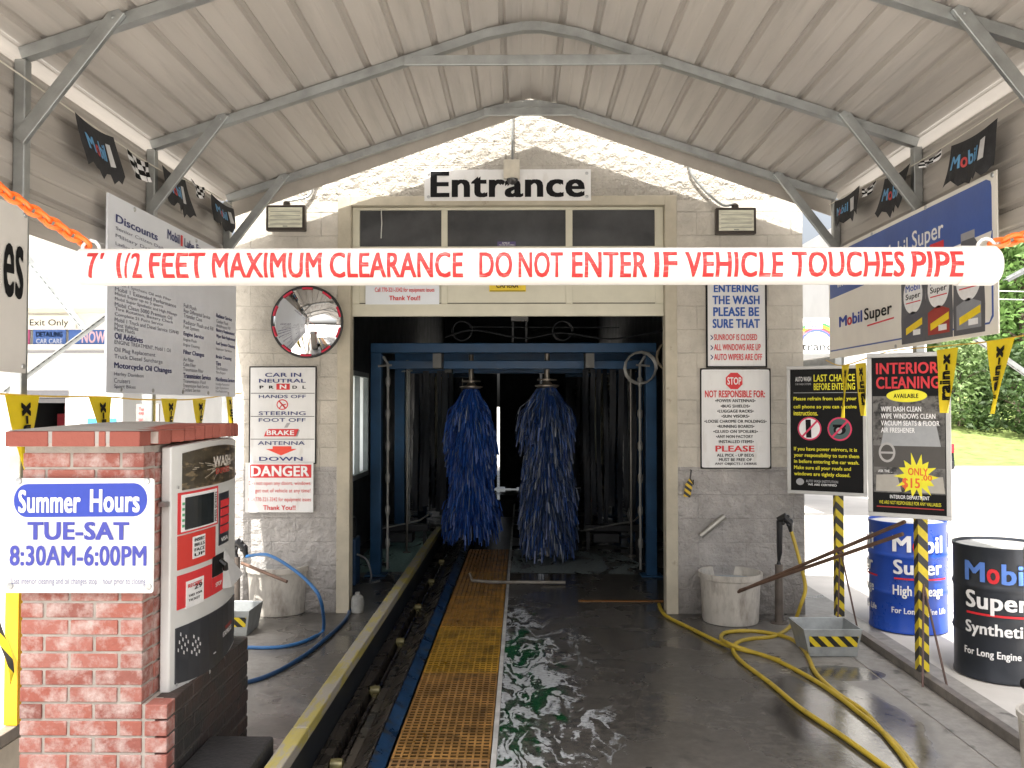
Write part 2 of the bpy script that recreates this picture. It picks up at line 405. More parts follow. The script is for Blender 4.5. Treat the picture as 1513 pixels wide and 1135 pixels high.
prof.append((LS, 0))
cs, sn = 1 / math.sqrt(1 + SL * SL), SL / math.sqrt(1 + SL * SL)
for sd in (-1, 1):
    q = MB(); vs = []
    for y in (Y0, 4.2, 5.9, Y1):
        for s, h in prof:
            vs.append((CX + sd * (s * cs + h * sn), y, ZR + .032 - s * sn + h * cs))
    n = len(prof)
    q.add(vs, [(j * n + i, j * n + i + 1, (j + 1) * n + i + 1, (j + 1) * n + i) for j in range(3) for i in range(n - 1)])
    q.build('roof_sheet', M_sheet, cp)
    q = MB(); vs = []; z = 2.60; zz = []
    while z < 3.405:
        for dz, h in ((0, 0), (.072, 0), (.08, .004), (.092, .004), (.1, 0), (.18, 0), (.193, .022), (.217, .022)):
            if z + dz < 3.405: zz.append((z + dz, h))
        z += .23
    zz.append((3.405, 0)); n = len(zz)
    for y in (Y0, 4.9, Y1 - .06):
        for z, h in zz: vs.append((CX + sd * (HW + .031 + h), y, z))
    q.add(vs, [(j * n + i, j * n + i + 1, (j + 1) * n + i + 1, (j + 1) * n + i) for j in range(2) for i in range(n - 1)])
    q.build('side_panel', M_sheet2, cp)
    q = MB()                                                       # end trim hanging below the far roof edge
    a, b_ = Vector((CX + sd * .0, Y1 + .004, ZR + .02)), Vector((CX + sd * 2.66, Y1 + .004, ZR + .02 - 2.66 * SL))
    v = [a, b_, b_ - Vector((0, 0, .15)), a - Vector((0, 0, .10))]
    q.add(v + [p + Vector((0, .012, 0)) for p in v], [(0, 1, 2, 3), (7, 6, 5, 4), (0, 4, 5, 1), (1, 5, 6, 2), (2, 6, 7, 3), (3, 7, 4, 0)])
    q.build('gable_trim', mat('trim_paint', (.42, .385, .34), .5, 0, .1, 6), cp)
    q = MB(); q.box((CX + sd * HW - T / 2, 2.0, .004 + (.18 if sd < 0 else 0)), (CX + sd * HW + T / 2, Y1 - .15, T + .004 + (.18 if sd < 0 else 0))); q.build('base_rail', mat('rail_steel', (.20, .18, .16), .6, .4, .35, 6, .1, 50), cp, bevel=.004)
for Y in FR:
    q = MB(); pts = []
    for dx in (-HW - .0, -.30, -.16, -.06, .06, .16, .30, HW):
        z = zr(dx) - (.0 if abs(dx) > .25 else (.02 if abs(dx) > .1 else .035))
        pts.append((CX + dx, Y, z - .004))
    for a, b_ in zip(pts, pts[1:]): q.beam(a, b_, T, T, (0, 0, 1))
    q.build('rafter', M_galv, cp)
    for sd in (-1, 1):
        q = MB(); q.box((CX + sd * HW - T / 2, Y - T / 2, T + .005 + (.18 if sd < 0 else 0)), (CX + sd * HW + T / 2, Y + T / 2, ZE - .03)); q.build('post', M_galv, cp, bevel=.006)
        q = MB(); yb = Y - T / 2 - .016
        q.beam((CX + sd * (HW - .012), yb, 3.02), (CX + sd * 1.99, yb, zr(1.99) + .03), .03, .066, (0, 0, 1))
        q.lathe([(.001, -.006), (.009, -.005), (.009, .0)], (CX + sd * 2.02, yb - .016, zr(2.02)), 8, 'y')
        q.build('knee_brace', M_galv, cp, bevel=.004)
    q = MB(); hw, zc = (.38, 4.145) if Y > 7 else (.83, 3.985)
    q.beam((CX - hw, Y - T / 2 - .012, zc), (CX + hw, Y - T / 2 - .012, zc), .022, .066)
    for sd in (-1, 1): q.lathe([(.001, -.004), (.008, -.003), (.008, .002)], (CX + sd * (hw - .05), Y - T / 2 - .023, zc + .015), 8, 'y')
    q.build('collar_tie', M_galv, cp, bevel=.003)

# ------------------------------------------------------------------ car wash building
def block_mat(name, up, lowc, zsplit):
    m = bpy.data.materials.new(name); m.use_nodes = True; b = m.node_tree.nodes["Principled BSDF"]; b.inputs['Roughness'].default_value = .85
    tc = N(m, "ShaderNodeTexCoord"); sx = N(m, "ShaderNodeSeparateXYZ"); L(m, tc.outputs['Object'], sx.inputs[0])
    ad = N(m, "ShaderNodeMath", operation='ADD'); L(m, sx.outputs[0], ad.inputs[0]); L(m, sx.outputs[1], ad.inputs[1])
    cb = N(m, "ShaderNodeCombineXYZ"); L(m, ad.outputs[0], cb.inputs[0]); L(m, sx.outputs[2], cb.inputs[1])
    br = N(m, "ShaderNodeTexBrick"); br.inputs['Scale'].default_value = 1; br.inputs['Brick Width'].default_value = .4; br.inputs['Row Height'].default_value = .2
    br.inputs['Mortar Size'].default_value = .005; br.inputs['Mortar Smooth'].default_value = .6; br.inputs['Color1'].default_value = (1, 1, 1, 1); br.inputs['Color2'].default_value = (.93, .93, .93, 1); br.inputs['Mortar'].default_value = (.72, .72, .72, 1)
    L(m, cb.outputs[0], br.inputs[0])
    nz = N(m, "ShaderNodeTexNoise"); nz.inputs['Scale'].default_value = 3; nz.inputs['Detail'].default_value = 8; nz.inputs['Roughness'].default_value = .7; L(m, tc.outputs['Object'], nz.inputs[0])
    zz = N(m, "ShaderNodeMath", operation='GREATER_THAN'); zz.inputs[1].default_value = zsplit; L(m, sx.outputs[2], zz.inputs[0])
    def rampc(c, v):
        r = N(m, "ShaderNodeValToRGB"); e = r.color_ramp.elements; e[0].position, e[1].position = .32, .7
        e[0].color = (*[x * (1 - v) for x in c], 1); e[1].color = (*[min(1, x * (1 + v)) for x in c], 1); L(m, nz.outputs[0], r.inputs[0]); return r.outputs[0]
    mx = N(m, "ShaderNodeMix", data_type='RGBA'); L(m, zz.outputs[0], mx.inputs[0]); L(m, rampc(lowc, .28), mx.inputs[6]); L(m, rampc(up, .17), mx.inputs[7])
    mu = N(m, "ShaderNodeMix", data_type='RGBA', blend_type='MULTIPLY'); mu.inputs[0].default_value = .18; L(m, mx.outputs[2], mu.inputs[6]); L(m, br.outputs[0], mu.inputs[7])
    # dirt rising from the ground
    mr = N(m, "ShaderNodeMapRange"); mr.inputs[1].default_value = 0; mr.inputs[2].default_value = .45; mr.inputs[3].default_value = .75; mr.inputs[4].default_value = 0
    dn = N(m, "ShaderNodeMath", operation='MULTIPLY_ADD'); L(m, nz.outputs[0], dn.inputs[0]); dn.inputs[1].default_value = -.5; L(m, sx.outputs[2], dn.inputs[2])
    an = N(m, "ShaderNodeMath", operation='ADD'); L(m, dn.outputs[0], an.inputs[0]); an.inputs[1].default_value = .25; L(m, an.outputs[0], mr.inputs[0])
    md = N(m, "ShaderNodeMix", data_type='RGBA'); L(m, mr.outputs[0], md.inputs[0]); L(m, mu.outputs[2], md.inputs[6]); md.inputs[7].default_value = (.11, .10, .09, 1)
    L(m, md.outputs[2], b.inputs['Base Color'])
    n2 = N(m, "ShaderNodeTexNoise"); n2.inputs['Scale'].default_value = 13; n2.inputs['Detail'].default_value = 6; n2.inputs['Roughness'].default_value = .6; L(m, tc.outputs['Object'], n2.inputs[0])
    ms = N(m, "ShaderNodeMapRange"); ms.inputs[3].default_value = 1.5; ms.inputs[4].default_value = .55; L(m, zz.outputs[0], ms.inputs[0])
    z3 = N(m, "ShaderNodeMath", operation='GREATER_THAN'); z3.inputs[1].default_value = 3.5; L(m, sx.outputs[2], z3.inputs[0])   # rough stucco on the gable
    z4 = N(m, "ShaderNodeMath", operation='MULTIPLY_ADD'); L(m, z3.outputs[0], z4.inputs[0]); z4.inputs[1].default_value = 2.6; L(m, ms.outputs[0], z4.inputs[2]); ms = z4
    hm = N(m, "ShaderNodeMath", operation='MULTIPLY'); L(m, n2.outputs[0], hm.inputs[0]); L(m, ms.outputs[0], hm.inputs[1])
    ha = N(m, "ShaderNodeMath", operation='MULTIPLY_ADD'); L(m, br.outputs[1], ha.inputs[0]); ha.inputs[1].default_value = -.15; L(m, hm.outputs[0], ha.inputs[2])
    bp = N(m, "ShaderNodeBump"); bp.inputs['Strength'].default_value = .9; bp.inputs['Distance'].default_value = .045; L(m, ha.outputs[0], bp.inputs['Height']); L(m, bp.outputs[0], b.inputs['Normal'])
    return m
M_block = block_mat('painted_block', (.52, .485, .42), (.42, .40, .38), 1.235)
WY = 7.52; OX0, OX1, OZ = -1.50, 1.245, 3.49; BX0, BX1 = -2.46, 2.375
IX0, IX1, TY = -2.02, 1.95, 23.0
bld = thing('car_wash_building', 'block-walled car wash tunnel with open overhead door under an entrance sign', 'building', (0, 12, 0))
q = MB(); q.box((BX0, WY, 0), (OX0, WY + .3, OZ)); q.box((OX1, WY, 0), (BX1, WY + .3, OZ)); q.box((BX0, WY, OZ), (BX1, WY + .3, 5.0))
q.build('front_wall', M_block, bld)
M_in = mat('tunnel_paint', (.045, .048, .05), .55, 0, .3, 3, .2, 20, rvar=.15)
WZ = [(10.15, 11.35, .92, 2.12), (14.6, 15.6, .92, 2.12)]
for sd, xi, xo in ((-1, IX0, BX0), (1, IX1, BX1)):
    q = MB(); ys = [WY + .302] + ([v for w in WZ for v in w[:2]] if sd < 0 else []) + [TY]
    lo_, hi_ = min(xi, xo), max(xi, xo)
    for a, b_ in zip(ys[::2], ys[1::2]): q.box((lo_, a, 0), (hi_, b_, 4.2))
    if sd < 0:
        for a, b_, z0, z1 in WZ: q.box((lo_, a, 0), (hi_, b_, z0)); q.box((lo_, a, z1), (hi_, b_, 4.2))
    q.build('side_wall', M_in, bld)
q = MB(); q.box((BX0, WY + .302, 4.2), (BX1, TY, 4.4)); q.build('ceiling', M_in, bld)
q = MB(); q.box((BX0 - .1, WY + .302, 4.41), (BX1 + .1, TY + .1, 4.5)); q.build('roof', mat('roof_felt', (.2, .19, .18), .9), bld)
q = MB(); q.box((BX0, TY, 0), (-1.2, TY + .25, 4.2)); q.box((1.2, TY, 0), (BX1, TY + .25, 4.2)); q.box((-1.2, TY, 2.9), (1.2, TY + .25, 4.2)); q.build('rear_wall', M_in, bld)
M_fr = mat('frame_enamel', (.58, .56, .45), .45, 0, .06, 5, .03, 30)
M_glass = mat('frosted_pane', (.75, .82, .80), .35, 0, .05, 4)
def pane_mat():
    m = bpy.data.materials.new('window_pane'); m.use_nodes = True; b = m.node_tree.nodes["Principled BSDF"]
    tc = N(m, "ShaderNodeTexCoord"); nz = N(m, "ShaderNodeTexNoise"); nz.inputs['Scale'].default_value = 6; L(m, tc.outputs['Object'], nz.inputs[0])
    mr = N(m, "ShaderNodeMapRange"); mr.inputs[3].default_value = .25; mr.inputs[4].default_value = .5; L(m, nz.outputs[0], mr.inputs[0]); L(m, mr.outputs[0], b.inputs['Roughness'])
    b.inputs['Base Color'].default_value = (.8, .88, .88, 1); tr = N(m, "ShaderNodeBsdfTranslucent"); tr.inputs[0].default_value = (.93, .97, .97, 1)
    ms = N(m, "ShaderNodeMixShader"); ms.inputs[0].default_value = .93; L(m, b.outputs[0], ms.inputs[1]); L(m, tr.outputs[0], ms.inputs[2]); L(m, ms.outputs[0], m.node_tree.nodes["Material Output"].inputs[0]); return m
M_pane = pane_mat()
for a, b_, z0, z1 in WZ:
    f = MB(); xf = IX0 + .012
    for lo_, hi_ in (((a - .05, z0 - .05), (b_ + .05, z0 + .01)), ((a - .05, z1 - .01), (b_ + .05, z1 + .05)), ((a - .05, z0 + .01), (a + .01, z1 - .01)), ((b_ - .01, z0 + .01), (b_ + .05, z1 - .01)), (((a + b_) / 2 - .02, z0 + .01), ((a + b_) / 2 + .02, z1 - .01))):
        f.box((xf - .03, lo_[0], lo_[1]), (xf + .03, hi_[0], hi_[1]))
    w = f.build('window', mat('window_bar', (.3, .33, .33), .5), bld)
    f = MB(); f.box((xf - .045, a, z0), (xf - .034, b_, z1)); f.build('pane', M_pane, w)
# steel jambs and head round the opening
q = MB()
q.box((OX0 - .075, WY - .012, 0), (OX0 + .035, WY + .14, OZ + .05)); q.box((OX1 - .035, WY - .012, 0), (OX1 + .065, WY + .14, OZ + .05)); q.box((OX0 + .035, WY - .012, OZ - .03), (OX1 - .035, WY + .14, OZ + .05))
q.build('door_frame', mat('jamb_paint', (.44, .40, .31), .55, 0, .14, 5, .1, 40, col2=(.16, .12, .08), thr=(.62, .75)), bld, bevel=.004)
DY = WY + .06                                                      # face of the raised sectional door
def DX(px): return at(px, 400, Y=DY).x
def DZ(py): return at(750, py, Y=DY).z
zb, zt = DZ(467), OZ - .032
q = MB(); xl, xr = OX0 + .037, OX1 - .037
q.box((xl, DY + .012, zb), (xr, DY + .05, DZ(371)))
q.box((xl, DY, zb), (xr, DY + .012, DZ(449)))
q.box((xl, DY, DZ(371)), (xr, DY + .05, DZ(364))); q.box((xl, DY, DZ(310)), (xr, DY + .05, zt))
cols = [(xl, DX(531)), (DX(652), DX(661)), (DX(836), DX(846)), (DX(968), xr)]
for a, b_ in cols: q.box((a, DY, DZ(364)), (b_, DY + .05, DZ(310))); q.box((a if a > xl else xl, DY + .003, DZ(448.6)), (b_, DY + .012, DZ(371.4)))
dr = q.build('overhead_door', M_fr, bld, bevel=.003)
M_dk = mat('tinted_pane', (.045, .047, .05), .12, 0, .3, 4)
for a, b_ in ((531, 652), (661, 836), (846, 968)):
    q = MB(); q.box((DX(a), DY + .022, DZ(364)), (DX(b_), DY + .03, DZ(310))); q.build('pane', M_dk, dr)
q = MB()
for a, b_ in ((531, 652), (661, 836), (846, 968)): q.box((DX(a), DY + .0105, DZ(448.6)), (DX(b_), DY + .0118, DZ(447.2)))
q.build('panel_groove', mat('groove_shade', (.12, .11, .09), .8), dr)
q = MB(); q.tube([(DX(563), DY - .004, DZ(309)), (DX(564), DY - .006, DZ(330)), (DX(563), DY - .006, DZ(352))], .004, 6); q.build('pull_cord', ink('cord', (.6, .6, .56)), dr)
# ------------------------------------------------------------------ things on the front wall
K = mat('ink_black', (.008, .008, .009), .6, 0, .1, 25, spec=.15); WHT = ink('white', (.8, .8, .8), .45); RED = ink('red', (.62, .03, .035)); BLU = ink('blue', (.02, .09, .36)); NAV = ink('navy', (.03, .04, .16))
YEL = ink('yellow', (.85, .62, .01)); ORG = ink('orange', (.8, .16, .02)); GRY = ink('grey', (.35, .35, .36))
B_wht = mat('sign_white', (.72, .72, .71), .4, 0, .06, 3, .06, 4, rvar=.1, col2=(.58, .56, .52), thr=(.56, .80), stretch=(2, 2, .6)); B_crm = mat('sign_cream', (.66, .64, .58), .45, 0, .07, 3)
SY = WY - .016
fsign('entrance_sign', 'white sign with big black word Entrance above the overhead door', 'sign', 627, 250, 873, 297, SY, [('t', 'Entrance', 636, 253, 864, 292, K, .03)], B_wht, thick=.014, bolts=[(633, 256), (867, 256), (633, 291), (867, 291)])
fsign('instruction_sign', 'tall white panel telling drivers car in neutral, hands off, foot off brake', 'sign', 369, 543, 466, 684, SY, [
    ('t', 'CAR IN', 391, 551, 445, 557, NAV, .02), ('t', 'NEUTRAL', 382, 560, 452, 565.5, NAV, .02), ('r', 'symbol', 408, 567, 428, 576, RED), ('t', 'N', 413, 568.5, 423, 574.5, WHT, .03),
    ('t', 'P', 383, 570, 389, 574.5, K, .03), ('t', 'R', 397, 570, 404, 574.5, K, .03), ('t', 'D', 432, 570, 439, 574.5, K, .03), ('t', 'L', 447, 570, 452, 574.5, K, .03),
    ('r', 'rule', 370, 580.8, 465, 581.6, K), ('t', 'HANDS OFF', 382, 583.5, 452, 588.5, NAV, .01), ('o', 'symbol', 417, 598, 8.6, 7.8, RED), ('o', 'symbol_face', 417, 598, 7, 6.3, B_wht, .0024),
    ('p', 'symbol_bar', [(411, 593), (413, 592), (423, 603), (421, 604.3)], RED, .003), ('p', 'symbol_bar', [(416, 598), (423, 596.5), (423, 598), (417, 599.5)], RED, .003), ('p', 'symbol_bar', [(416.2, 598), (417.4, 598.5), (413.5, 604), (412, 603)], RED, .003),
    ('t', 'STEERING', 382, 608, 452, 613.5, NAV, .01), ('r', 'rule', 370, 615, 465, 615.8, K), ('t', 'FOOT OFF', 382, 618, 452, 623.5, NAV, .01),
    ('p', 'symbol', [(390, 645), (393, 637), (397, 634), (442, 634), (438, 645)], RED), ('p', 'pedal', [(420, 632), (424, 625), (429, 625), (425, 632)], GRY), ('p', 'pedal', [(437, 645), (441, 635.5), (443.5, 635.5), (440, 645)], GRY), ('t', 'BRAKE', 394, 636, 435, 643, WHT, .03),
    ('r', 'rule', 370, 648.6, 465, 649.4, K), ('t', 'ANTENNA', 381, 652, 451, 657.5, NAV, .01), ('p', 'arrow', [(403, 659.5), (431, 659.5), (431, 663.5), (439, 663.5), (415.5, 673), (393, 663.5), (403, 663.5)], ink('arrow_red', (.75, .06, .03))),
    ('t', 'DOWN', 383, 675, 448, 681, NAV, .02)], B_wht, frame=(.009, K, .004))
fsign('danger_sign', 'white notice headed DANGER in red under the tall instruction panel', 'sign', 362, 684, 463, 757, SY - .018, [
    ('r', 'band', 369, 686.5, 460, 706, RED), ('t', 'DANGER', 371, 688.5, 457, 704, WHT, .035),
    ('t', 'Do not open any doors, windows', 368, 711, 459, 718.5, RED, 0), ('t', 'or get out of vehicle at any time!', 369, 722, 459, 729.5, RED, 0), ('t', 'Call 770-321-3342 for equipment issues', 367, 735, 460, 742.5, RED, 0), ('t', 'Thank You!!', 389, 746.5, 437, 753.5, RED, .02)], B_wht, thick=.006)
fsign('entering_sign', 'narrow white sign listing sunroof, windows and wipers checks before entering the wash', 'sign', 1046, 384, 1130, 541, SY, [
    ('t', 'ENTERING', 1055, 421, 1120, 432, BLU, .04), ('t', 'THE WASH', 1053, 437, 1122, 450, BLU, .04), ('t', 'PLEASE BE', 1054, 454, 1121, 467.5, BLU, .04), ('t', 'SURE THAT', 1053, 471.5, 1122, 485, BLU, .04),
    ('t', 'SUNROOF IS CLOSED', 1055, 494, 1118, 503, RED, .02), ('t', 'ALL WINDOWS ARE UP', 1055, 508.5, 1123, 518, RED, .02), ('t', 'AUTO WIPERS ARE OFF', 1055, 523, 1125, 532.5, RED, .02),
    ('t', '>', 1050, 495, 1053.5, 503, NAV, .02), ('t', '>', 1050, 510, 1053.5, 518, NAV, .02), ('t', '>', 1050, 524, 1053.5, 532, NAV, .02), ('t', 'BEFORE', 1060, 400, 1115, 414, BLU, .02)], B_wht, frame=(.014, K, .005))
oc = [(1085 + 13.2 * math.cos(R(22.5 + 45 * i)), 563 + 13.2 * math.sin(R(22.5 + 45 * i))) for i in range(8)]
fsign('responsibility_sign', 'white sign with red stop octagon listing what the wash is not responsible for', 'sign', 1037, 546, 1137, 691, SY, [
    ('p', 'stop_octagon', oc, RED), ('t', 'STOP', 1075, 557.5, 1095.5, 568.5, WHT, .02), ('t', 'NOT RESPONSIBLE FOR:', 1042, 577, 1130, 587.5, RED, .03)] +
    [('t', s, a, y, b_, y + 4.4, K, .02) for s, a, b_, y in (('•POWER ANTENNAS•', 1057, 1116, 590), ('•BUG SHIELDS•', 1065, 1108, 598), ('•LUGGAGE RACKS•', 1060, 1113, 605.5), ('•SUN VISORS•', 1066, 1107, 613),
     ('•LOOSE CHROME OR MOLDINGS•', 1041, 1132, 620.5), ('•RUNNING BOARDS•', 1060, 1114, 628), ('•GLUED ON SPOILERS•', 1054, 1119, 635.5), ('•ANY NON FACTORY', 1058, 1112, 643), ('INSTALLED ITEMS•', 1062, 1113, 650.5), ('ALL PICK - UP BEDS', 1059, 1113, 670.5), ('MUST BE FREE OF', 1062, 1110, 677), ('ANY OBJECTS / DEBRIS', 1056, 1117, 683.5))] +
    [('t', 'PLEASE', 1057, 658.5, 1114, 667.5, RED, .03)], B_wht, frame=(.009, K, .004), corner=.02)
fsign('thank_you_sign', 'small white sign ending Thank You on the overhead door', 'sign', 540, 396, 649, 450, DY - .006, [('t', 'Call 770-321-3342 for equipment issues', 554, 425, 642, 433.5, RED, .015), ('t', 'Thank You!!', 575, 437, 621, 444, RED, .03)], mat('sign_shine', (.7, .74, .78), .25, 0, .05, 3), thick=.005)
fsign('camera_notice', 'small yellow notice about a camera on the overhead door', 'sign', 723, 398, 777, 431, DY - .006, [('t', 'CAMERA', 733, 418.5, 766, 425.5, K, .03), ('r', 'rule', 724, 429.6, 776, 430.4, K)], mat('notice_yellow', (.72, .53, .02), .45), thick=.004)
fsign('window_sticker', 'tiny purple sticker at the bottom of the middle door window', 'sticker', 735, 357, 762, 364, DY + .018, [('t', 'SMILE', 742, 358, 753, 360.5, WHT, .01), ('t', 'YOU ARE ON CAMERA', 737, 361.3, 760, 363, WHT, .01)], mat('sticker_purple', (.07, .05, .16), .4), thick=.003)

# convex mirror
c = at(452, 475, Y=WY - .16); mr_ = thing('convex_mirror', 'round convex traffic mirror with black and red rim on the left pillar', 'mirror', (c.x, WY - .02, c.z))
q = MB(); rr = .295; Rs = .62
q.lathe([(max(.0005, rr * i / 20), -(math.sqrt(Rs ** 2 - (rr * i / 20) ** 2) - math.sqrt(Rs ** 2 - rr ** 2)) - .10) for i in range(21)], (c.x, WY - .02, c.z), 64, 'y')
mm = mat('mirror_face', (.86, .87, .88), .03, 1, .02, 2, .02, 4); q.build('mirror_face', mm, mr_, smooth=True, ang=80)
q = MB(); q.tube([(c.x + rr * math.cos(2 * math.pi * i / 48), WY - .12, c.z + rr * math.sin(2 * math.pi * i / 48)) for i in range(48)], .012, 8, True); q.build('rim', mat('rim_rubber', (.02, .02, .02), .5), mr_, smooth=True)
for i in range(10):
    q = MB(); a0 = R(36 * i + 8); q.tube([(c.x + (rr - .012) * math.cos(a0 + R(k * 3)), WY - .134, c.z + (rr - .012) * math.sin(a0 + R(k * 3))) for k in range(7)], .008, 6); q.build('red_marker', ink('marker_red', (.65, .02, .06)), mr_, smooth=True)
q = MB(); q.lathe([(.0005, 0), (.20, -.0), (.27, -.06), (rr - .01, -.098)][::-1], (c.x, WY - .02, c.z), 48, 'y'); q.build('back_shell', mat('shell', (.1, .1, .1), .5), mr_, smooth=True)
q = MB(); q.beam((c.x, WY - .04, c.z), (c.x, WY, c.z), .06, .06, (1, 0, 0)); q.build('bracket', M_galv, mr_)

# floodlights
def flood(l, t, r, b, label, lead):
    p, s = at(l, b, Y=WY - .12), at(r, t, Y=WY - .12); cx, cz, w, h = (p.x + s.x) / 2, (p.z + s.z) / 2, s.x - p.x, s.z - p.z
    o = thing('floodlight', label, 'light', (cx, WY - .04, cz), group='floodlights above the signs')
    q = MB(); a = .012
    q.prism([(cx - w / 2, cz - h / 2), (cx + w / 2, cz - h / 2), (cx + w / 2, cz + h / 2), (cx - w / 2, cz + h / 2)], WY - .13, WY - .06)
    q.build('housing', mat('lamp_bronze', (.05, .04, .032), .45, .2), o, bevel=.008)
    q = MB(); q.prism([(cx - w / 2 + .022, cz - h / 2 + .026), (cx + w / 2 - .022, cz - h / 2 + .026), (cx + w / 2 - .022, cz + h / 2 - .022), (cx - w / 2 + .022, cz + h / 2 - .022)], WY - .134, WY - .1302)
    q.build('lens', mat('lamp_glass', (.78, .78, .64), .18, 0, .25, 14, .3, 25, stretch=(.4, 1, 3)), o)
    q = MB()
    for k in range(4): q.box((cx - w / 2 + .04, WY - .1365, cz - h / 2 + .05 + k * .035), (cx + w / 2 - .04, WY - .1345, cz - h / 2 + .056 + k * .035))
    q.box((cx - .02, WY - .1365, cz - h / 2 + .03), (cx + .02, WY - .1345, cz - h / 2 + .04))
    q.build('guard_wire', mat('wire', (.4, .4, .34), .4, .5), o)
    q = MB(); q.beam((cx, WY - .062, cz), (cx, WY, cz), .05, .05, (1, 0, 0)); q.lathe([(.03, 0), (.03, .03), (.012, .045)], (cx, WY - .09, cz + h / 2 - .002), 12); q.build('bracket', mat('lamp_bronze', (.05, .04, .032), .45, .2), o)
    q = MB(); q.tube(smooth_path([(cx, WY - .09, cz + h / 2 + .04)] + [at(x, y, Y=WY - .03) for x, y in lead], 5), .011, 8); q.build('conduit', M_galv, o, smooth=True)
flood(393, 303, 451, 341, 'bronze floodlight on the wall above the round mirror', [(455, 290), (464, 272), (468, 250)])
flood(1058, 307, 1117, 346, 'bronze floodlight on the wall above the entering sign', [(1068, 303), (1045, 285), (1022, 258), (1016, 236)])

# camera box on the conduit over the entrance sign
c = at(757, 250, Y=WY - .06); q = MB(); o = thing('security_camera', 'small beige dome camera box hanging over the Entrance sign', 'camera', (c.x, WY - .03, c.z))
p, s = at(744, 265, Y=WY - .06), at(768, 237, Y=WY - .06)
q.box((p.x, WY - .10, p.z), (s.x, WY - .031, s.z)); q.build('housing', mat('camera_beige', (.6, .56, .47), .45), o, bevel=.01)
q = MB(); q.lathe([(.0005, -.05), (.03, -.04), (.045, -.015), (.05, 0)], (c.x, WY - .066, p.z), 20); q.build('dome', mat('dome_dark', (.05, .05, .05), .1), o, smooth=True, ang=60)
for dx in (-.055, .045): q = MB(); q.lathe([(.012, 0), (.012, .03), (.006, .05), (.001, .06)], (c.x + dx, WY - .066, s.z), 10); q.build('gland', mat('gland', (.35, .33, .28), .5), o)
q = MB(); q.tube([(c.x, WY - .05, s.z), (c.x, WY - .05, s.z + .5), (c.x + .01, WY - .05, s.z + .72)], .010, 8); q.build('conduit', M_galv, o, smooth=True)

# ------------------------------------------------------------------ clearance pipe and its chains
zc = at(798, 394, Y=2.93).z; pl, pr = at(121, 392, Y=2.93).x, at(1471, 395, Y=2.93).x; RP = .0615
o = thing('clearance_pipe', 'white plastic clearance pipe with red lettering hung across the lane on chains', 'pipe', ((pl + pr) / 2, 2.93, zc))
q = MB(); q.lathe([(RP - .006, pl + .05), (RP - .006, pl), (RP, pl + .003)] + [(RP, pl + (pr - pl) * i / 6) for i in range(1, 6)] + [(RP, pr - .13), (RP + .004, pr - .128), (RP + .004, pr - .012), (RP - .004, pr - .002), (.0005, pr)], (0, 2.93, zc), 48, 'x')
q.build('tube', mat('pvc', (.70, .685, .655), .38, 0, .05, 3, .03, 20, rvar=.1, col2=(.60, .57, .52), thr=(.55, .75), stretch=(.5, 3, 3)), o, smooth=True)
INKP = mat('ink_pipe', (.44, .014, .014), .5, 0, .2, 9, col2=(.62, .26, .24), thr=(.56, .72), detail=8, stretch=(1, 1, 6))
q = MB()
for txt, a, b_ in (('7', 127, 143), ("'", 147, 152), ('1', 172, 178), ('/', 182, 191), ('2', 193, 208), ('FEET', 220, 302), ('MAXIMUM', 313, 475), ('CLEARANCE', 487, 684), ('DO', 708, 757), ('NOT', 766, 832), ('ENTER', 845, 957), ('IF', 967, 1001), ('VEHICLE', 1013, 1158), ('TOUCHES', 1171, 1337), ('PIPE', 1348, 1425)):
    v, f, _ = glyphs(txt, .026, 12); xa, xb = at(a, 395, Y=2.87).x, at(b_, 395, Y=2.87).x
    def wrap(x, y):
        ang = R(-43 + 82 * (y if txt != "'" else .72 + .28 * y))
        return (xa + x * (xb - xa), 2.93 - (RP + .0012) * math.cos(ang), zc + (RP + .0012) * math.sin(ang))
    q.lay(wrap, v, f)
q.build('lettering', INKP, o)
M_ch = mat('chain_orange', (.85, .16, .02), .4, 0, .1, 20)
def chain(name, label, p, q_, sag, m, r=.006, ln=.055):
    p, q_ = Vector(p), Vector(q_); n = max(4, int((q_ - p).length / (ln * .72))); mb = MB(); tw = 0
    for i in range(n):
        t = (i + .5) / n; c = p.lerp(q_, t) + Vector((0, 0, -sag * 4 * t * (1 - t))); d = (q_ - p).normalized()
        d = (d + Vector((0, 0, -sag * 4 * (1 - 2 * t) / (q_ - p).length))).normalized()
        a = d.cross(Vector((0, 0, 1))).normalized(); b_ = a.cross(d); u = (a * math.cos(R(45 if i % 2 else -45)) + b_ * math.sin(R(45 if i % 2 else -45)))
        mb.tube([c + d * (ln / 2 * math.cos(2 * math.pi * k / 12)) + u * (ln * .30 * math.sin(2 * math.pi * k / 12)) for k in range(12)], r, 6, True)
    return tag(mb.build(name, m, None, smooth=True), label, 'chain')
chain('plastic_chain', 'orange plastic chain holding the lettered pipe at its left end', (pl + .02, 2.93, zc + .075), (-2.39, 3.05, 2.92), .02, M_ch, .008, .06)
chain('plastic_chain', 'orange plastic chain holding the lettered pipe at its right end', (pr - .01, 2.93, zc + .07), (2.52, 2.8, 2.70), .05, M_ch, .008, .06)
for nm, x, sg in (('left', pl + .03, -1), ('right', pr - .03, 1)):
    q = MB(); q.tube([(x + sg * .06 * math.cos(a_ * .52) * .5, 2.93 + .0, zc + .055 + .035 * math.sin(a_ * .52)) for a_ in range(12)], .006, 6, True)
    q.build('hanger_ring', mat('hanger_white', (.7, .7, .68), .4), o, smooth=True)

